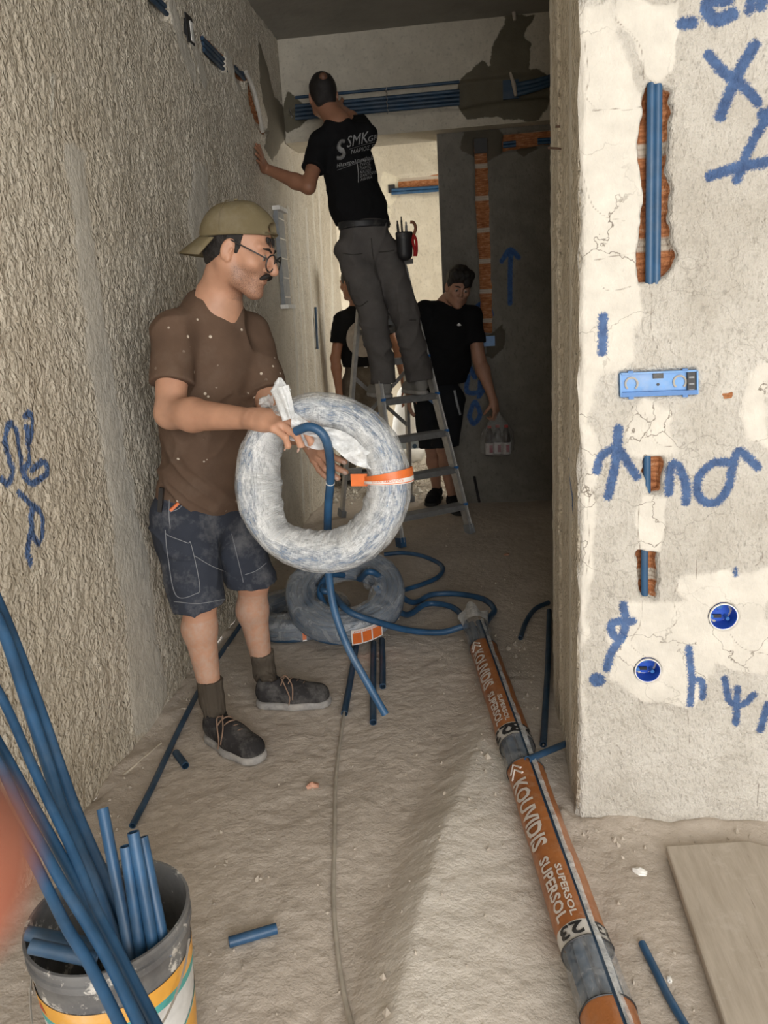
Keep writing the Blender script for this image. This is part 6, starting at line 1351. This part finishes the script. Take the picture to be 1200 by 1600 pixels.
for i_ in range(16): an = i_/15*math.pi-math.pi/2; Hh.el(HT(0.062*math.cos(an)+0.012, 0.066*math.sin(an), 0.100+0.012*math.sin(i_*2.3)), HR, (0.026, 0.022, 0.024), 0.012)
Hh.el(HT(0.090, 0.030, 0.060), HR, (0.016, 0.026, 0.028), 0.01)
Hh.warp(lambda P: -0.005*noise(P[:, 0]*60, P[:, 1]*60, P[:, 2]*60, 2)); Hh.obj('hair', 0.005, M['hair'], man3)
T1 = SDF(); shirt_ops(T1, J, 0.97, 0.112, 0.126, 1.46, 1.42, 0.66, (0.072, 0.070), hem=pj(690, 600, 5.46), hemn=A3(0, 0, -1), neckr=0.062, fold_amp=0.009, seed=14)
ts3 = T1.obj('t_shirt', 0.008, M['blackshirt'], man3); bvT3 = BVHTree.FromPolygons([v.co for v in ts3.data.vertices], [p.vertices for p in ts3.data.polygons])
q_ = on_mesh(bvT3, 716, 508, 0.003)
if q_ is not None:
    b = MB(); b.add([q_+A3(x, -0.001, z) for x, z in ((-0.018, -0.006), (0.004, 0.014), (0.016, 0.004), (0.020, -0.004))], [(0, 1, 2, 3)]); o = b.build('chest_logo', M['white'], smooth=False); o.parent = ts3
T2 = SDF(); lat = unit(J['shL']-J['shR']); T2.rc(J['pelvis']+A3(0, 0, 0.05), J['pelvis']-A3(0, 0, 0.05), 0.108, 0.115, 0.04, n=lat, sc=1.30)
for s in 'LR': T2.rc(J['hip'+s], J['kn'+s]-A3(0, 0, 0.03), 0.105, 0.095, 0.03, cut=[(J['kn'+s]+A3(0, 0, 0.01), (0, 0, -1))])
T2.warp(fold((0.3, 0, 1), 40, 0.006, 19)); sh3 = T2.obj('shorts', 0.008, cloth_mat('dark_shorts', (0.016, 0.017, 0.020), 0.0), man3)
bv3 = BVHTree.FromPolygons([v.co for v in sh3.data.vertices], [p.vertices for p in sh3.data.polygons]); stitch_line(dense([(710, 610), (714, 630), (719, 648)]), 'side_stripe', 'greyplastic', 0.010, bv3, sh3)
M['shoe3'] = cloth_mat('black_trainer', (0.014, 0.014, 0.016), 0.0); M['dsole'] = simple('black_sole', (0.02, 0.02, 0.02), 0.8)
for s, d_ in (('R', (-0.25, -1, 0)), ('L', (0.3, -1, 0))):
    d_ = unit(d_); h_ = A3(J['an'+s][0], J['an'+s][1], 0.004)-d_*0.055; h_[2] = fz(h_[0], h_[1])+(0.012 if s == 'R' else 0); shoe(man3, h_, d_, M['shoe3'], M['dsole'], M['frame'], 0.27, False, res=0.007)
# the bag and the bottles in it
bgc = pj(777, 686, 5.30); hd_ = J['wrL']+dB*0.08
root = empty('plastic_bag', bgc-A3(0, 0, 0.13), 'thin clear carrier bag with bottles hanging from the leaning man\'s hand', 'bag')
v = []; nk = 36
prof = [(0.0, 0.012), (0.10, 0.03), (0.25, 0.06), (0.45, 0.092), (0.7, 0.100), (0.9, 0.098), (1.0, 0.07)]
bot = bgc-A3(0, 0, 0.115)
for t_, r in prof:
    c = hd_+(bot-hd_)*t_
    for k in range(nk): an = 2*math.pi*k/nk; rr = r*(1+0.12*math.sin(an*7+t_*6)); v.append(c+A3(math.cos(an)*rr*1.12, math.sin(an)*rr*0.62, 0))
f = [(i*nk+k, i*nk+(k+1) % nk, (i+1)*nk+(k+1) % nk, (i+1)*nk+k) for i in range(len(prof)-1) for k in range(nk)]+[tuple((len(prof)-1)*nk+k for k in range(nk))]
keep(mkobj('film', v, f, M['film_bag']), root); b = MB(); b.tube([hd_-A3(0.02, 0, -0.03), hd_, bot+(hd_-bot)*0.9], 0.006, 8); keep(b.build('handle', M['film_bag']), root)
M['cola'] = simple('dark_cola', (0.02, 0.008, 0.006), 0.15, bump=0); M['lab'] = simple('white_bottle_label', (0.62, 0.58, 0.58), 0.5, var=0.2, scale=60); M['labr'] = simple('maroon_label_mark', (0.28, 0.02, 0.05), 0.5)
for i, (dx, dy, l) in enumerate(((-0.052, -0.005, 'left bottle of dark drink in the hanging bag'), (0.004, 0.012, 'middle bottle of dark drink in the hanging bag'), (0.060, -0.006, 'right bottle of dark drink in the hanging bag'))):
    bp = bot+A3(dx, dy, 0.008); root = empty('bottle', bp, l, 'bottle', 'bottles in the carrier bag')
    b = MB(); b.lathe([(0.001, 0), (0.026, 0.0), (0.030, 0.01), (0.030, 0.12), (0.027, 0.14), (0.014, 0.175), (0.011, 0.18), (0.011, 0.195), (0.001, 0.196)], bp, 20); keep(b.build('body', M['cola']), root)
    b = MB(); b.lathe([(0.0308, 0.005), (0.0308, 0.085)], bp, 20); keep(b.build('label', M['lab']), root)
    b = MB(); b.box(bp+A3(0.008, -0.030, 0.045), (0.022, 0.004, 0.05)); keep(b.build('label_mark', M['labr'], smooth=False), root)
    b = MB(); b.tube([bp+A3(0, 0, 0.185), bp+A3(0, 0, 0.202)], 0.0135, 14); keep(b.build('cap', M['red']), root)

# ------------------------------------------------------------------ 4. the man in the far room behind the ladder
J = dict(shL=pj(534, 500, 6.35), shR=pj(594, 492, 6.45), elL=pj(524, 560, 6.30), wrL=pj(530, 615, 6.30), elR=pj(622, 545, 6.4), wrR=pj(632, 600, 6.3),
         hipL=pj(552, 600, 6.4), hipR=pj(580, 600, 6.45), knL=pj(548, 690, 6.4), knR=pj(584, 690, 6.5), anL=pj(545, 755, 6.4), anR=pj(588, 755, 6.5))
J['neck'] = pj(560, 480, 6.42); J['chest'] = mid(J['shL'], J['shR'])+A3(0, 0, -0.13); J['pelvis'] = mid(J['hipL'], J['hipR'])+A3(0, 0, 0.08); J['belly'] = mid(J['chest'], J['pelvis'], 0.5)
for s in 'LR': J['an'+s][2] = 0.10; J['kn'+s][2] = 0.5
HC = pj(549, 444, 6.38); J['headC'] = HC; HR = rotm(A3(-0.75, 0.6, -0.1), (0, 0, 1))
man4 = empty('person', A3(J['pelvis'][0], J['pelvis'][1], 0), 'person in black t-shirt with pale disc on the back, half hidden behind the ladder', 'person')
B = SDF(); HT = head_ops(B, HC, HR, 0.98, J['neck'], 0.056); limbs(B, J, 0.98); hand_ops(B, J['wrL'], A3(0, 0, -1), A3(1, 0, 0), A3(0, 1, 0), [(0.2, 0.4, 0.3)]*4); hand_ops(B, J['wrR'], A3(0.1, -0.2, -1), A3(-1, 0, 0), A3(0, 1, 0), [(0.2, 0.4, 0.3)]*4)
hb = box_of([HC], 0.15); hb[0][2] -= 0.08
B.obj('body', 0.006, M['skin2'], man4, [(hb[0], hb[1], 0.006), (*box_of([J['shL'], J['elL'], J['wrL']-A3(0, 0, 0.18)], 0.06), 0.007), (*box_of([J['shR'], J['elR'], J['wrR']-A3(0, 0, 0.18)], 0.06), 0.007), (*box_of([J['chest'], J['pelvis'], J['anL'], J['anR']], 0.10), 0.018)])
Hh = SDF(); Hh.el(HT(-0.018, 0, 0.046), HR, (0.101, 0.082, 0.094), 0.01); Hh.plane(HT(0.05, 0, 0.03), HR @ unit(A3(1, 0, -0.6)), 0.01); Hh.obj('hair', 0.006, M['hair'], man4)
T1 = SDF(); shirt_ops(T1, J, 1.0, 0.112, 0.118, 1.42, 1.35, 0.62, (0.074, 0.070), hem=pj(566, 572, 6.4), hemn=A3(0, 0, -1), neckr=0.062, fold_amp=0.009, seed=25); ts4 = T1.obj('t_shirt', 0.009, M['blackshirt'], man4)
bv4 = BVHTree.FromPolygons([v.co for v in ts4.data.vertices], [p.vertices for p in ts4.data.polygons])
rings = [on_mesh(bv4, 568, 529, 0.006)]; ff = []; nn_ = 28
for j in range(1, 6):
    for k in range(nn_): an = 2*math.pi*k/nn_; rings.append(on_mesh(bv4, 568+27*j/5*math.cos(an), 529+29*j/5*math.sin(an), 0.006))
for k in range(nn_): ff.append((0, 1+k, 1+(k+1) % nn_))
for j in range(4):
    for k in range(nn_): ff.append((1+j*nn_+k, 1+(j+1)*nn_+k, 1+(j+1)*nn_+(k+1) % nn_, 1+j*nn_+(k+1) % nn_))
ff = [q for q in ff if all(rings[i] is not None for i in q)]; o = mkobj('pale_disc', [A3(0, 0, 0) if q is None else q for q in rings], ff, simple('cream_print', (0.42, 0.37, 0.32), 0.8)); o.parent = ts4
T2 = SDF(); lat = unit(J['shR']-J['shL']); T2.rc(J['pelvis']+A3(0, 0, 0.04), J['pelvis']-A3(0, 0, 0.05), 0.108, 0.115, 0.04, n=lat, sc=1.30)
for s in 'LR': T2.rc(J['hip'+s], J['kn'+s], 0.098, 0.075, 0.03); T2.rc(J['kn'+s], J['an'+s], 0.075, 0.065, 0.03, cut=[(J['an'+s]-A3(0, 0, 0.03), (0, 0, -1))])
T2.warp(fold((0.3, 0, 1), 40, 0.006, 29)); tr4 = T2.obj('trousers', 0.010, cloth_mat('taupe_trousers', (0.12, 0.10, 0.08), 0.2), man4)
bv4b = BVHTree.FromPolygons([v.co for v in tr4.data.vertices], [p.vertices for p in tr4.data.polygons]); q_ = on_mesh(bv4b, 570, 571, 0.004)
if q_ is not None: b = MB(); b.box(q_, (0.045, 0.004, 0.035)); o = b.build('belt_patch', M['sack'], smooth=False); o.parent = tr4
for s in 'LR': d_ = unit(A3(-0.3, 1, 0)); h_ = A3(J['an'+s][0], J['an'+s][1], 0.03)-d_*0.055; shoe(man4, h_, d_, M['shoe3'], M['dsole'], M['frame'], 0.28, False, res=0.009)

# ================================================================== far room things
root = empty('white_sack', fl(655, 735)*A3(1, 1, 0), 'white woven sack standing on the rubble behind the ladder', 'sack')
sc_ = aty(648, 690, 7.6); sp = SDF(); sp.rc(A3(sc_[0], 7.6, 0.22), A3(sc_[0]-0.02, 7.6, 0.62), 0.22, 0.13, 0.05); sp.warp(lambda P: -0.02*noise(P[:, 0]*9, P[:, 1]*9, P[:, 2]*3, 4)); sp.plane((0, 0, 0.03), (0, 0, -1)); sp.obj('sack_body', 0.012, M['sack'], root)
b = MB()
for k in range(6): b.tube([A3(sc_[0]-0.05+0.02*k, 7.55, 0.66), A3(sc_[0]-0.04+0.018*k, 7.55, 0.78-0.02*(k % 2))], 0.012, 8)
keep(b.build('gathered_top', M['sack']), root); root.location = V(A3(sc_[0], 7.6, 0)); [setattr(c, 'matrix_parent_inverse', Matrix.Translation(root.location).inverted()) for c in root.children]
sp = SDF(); s2 = fl(655, 722); sp.rc(s2+A3(-0.12, 0, 0.08), s2+A3(0.14, 0.05, 0.08), 0.09, 0.08, 0.03); sp.warp(lambda P: -0.015*noise(P[:, 0]*12, P[:, 1]*12, P[:, 2]*12, 6)); o = sp.obj('slumped_sack', 0.010, M['sack']); tag(o, 'slumped white sack lying on the rubble in front of the standing one', 'sack')
root = empty('spirit_level', fl(655, 700), 'pale bar with two round dark dials lying across the white sacks', 'level'); q_ = aty(655, 694, 6.75)
b = MB(); b.box(q_, (0.36, 0.03, 0.07)); keep(b.build('body', simple('pale_blue_metal', (0.45, 0.52, 0.58), 0.4), smooth=False), root)
for px in (648, 662): c = aty(px, 697, 6.73); b = MB(); b.tube([c, c-A3(0, 0.012, 0)], 0.020, 16); keep(b.build('dial', M['conduit_dark']), root)
p0_ = fl(575, 752); b = MB(); b.box(p0_+A3(0.0, 0.0, 0.03), (0.5, 0.10, 0.03), frame((0, 0, 1), (1, 0.15, 0))); tag(b.build('timber', M['wood'], smooth=False), 'piece of timber lying on the rubble seen through the held coil', 'timber')
root = empty('power_tool', fl(550, 750), 'grey power tool lying on the rubble seen through the held coil', 'tool'); q_ = aty(553, 737, 6.2)
b = MB(); b.tube([q_+A3(-0.11, 0, 0), q_+A3(0.07, 0, 0)], [0.026, 0.036], 14); keep(b.build('motor_body', M['greyplastic']), root); b = MB(); b.tube([q_+A3(0.07, 0, 0), q_+A3(0.12, 0, 0)], 0.022, 12); keep(b.build('nose', M['black']), root)
b = MB(); b.tube(spline([fl(598, 762, 0.02), fl(610, 756, 0.02), fl(640, 742, 0.03), fl(655, 760, 0.02), fl(690, 745, 0.03)], 8), 0.006, 6); tag(b.build('wire', M['cable']), 'tangled grey wire on the rubble behind the ladder', 'wire')
# uneven upright boards and rods on the far part of the left wall
for (x0, y0, y1, l) in ((493, 480, 545, 'dark short rod standing at the left wall beside the far man'),): b = MB(); b.tube([atx(x0, y0, LX+0.02), atx(x0+3, y1, LX+0.02)], 0.010, 8); tag(b.build('rod', M['conduit_dark']), l, 'rod')

# ================================================================== fingertip before the lens (the photographer's)
fg = SDF(); fg.rc(at_depth(-620, 1290, 0.052), at_depth(-150, 1362, 0.050), 0.0078, 0.0068, 0.004); fg.rc(at_depth(-150, 1362, 0.050), at_depth(-130, 1368, 0.050), 0.0064, 0.0062, 0.004)
o = fg.obj('finger', 0.0012, skin_mat('finger_skin', (0.26, 0.085, 0.05))); tag(o, 'blurred fingertip of the photographer at the left edge', 'finger')
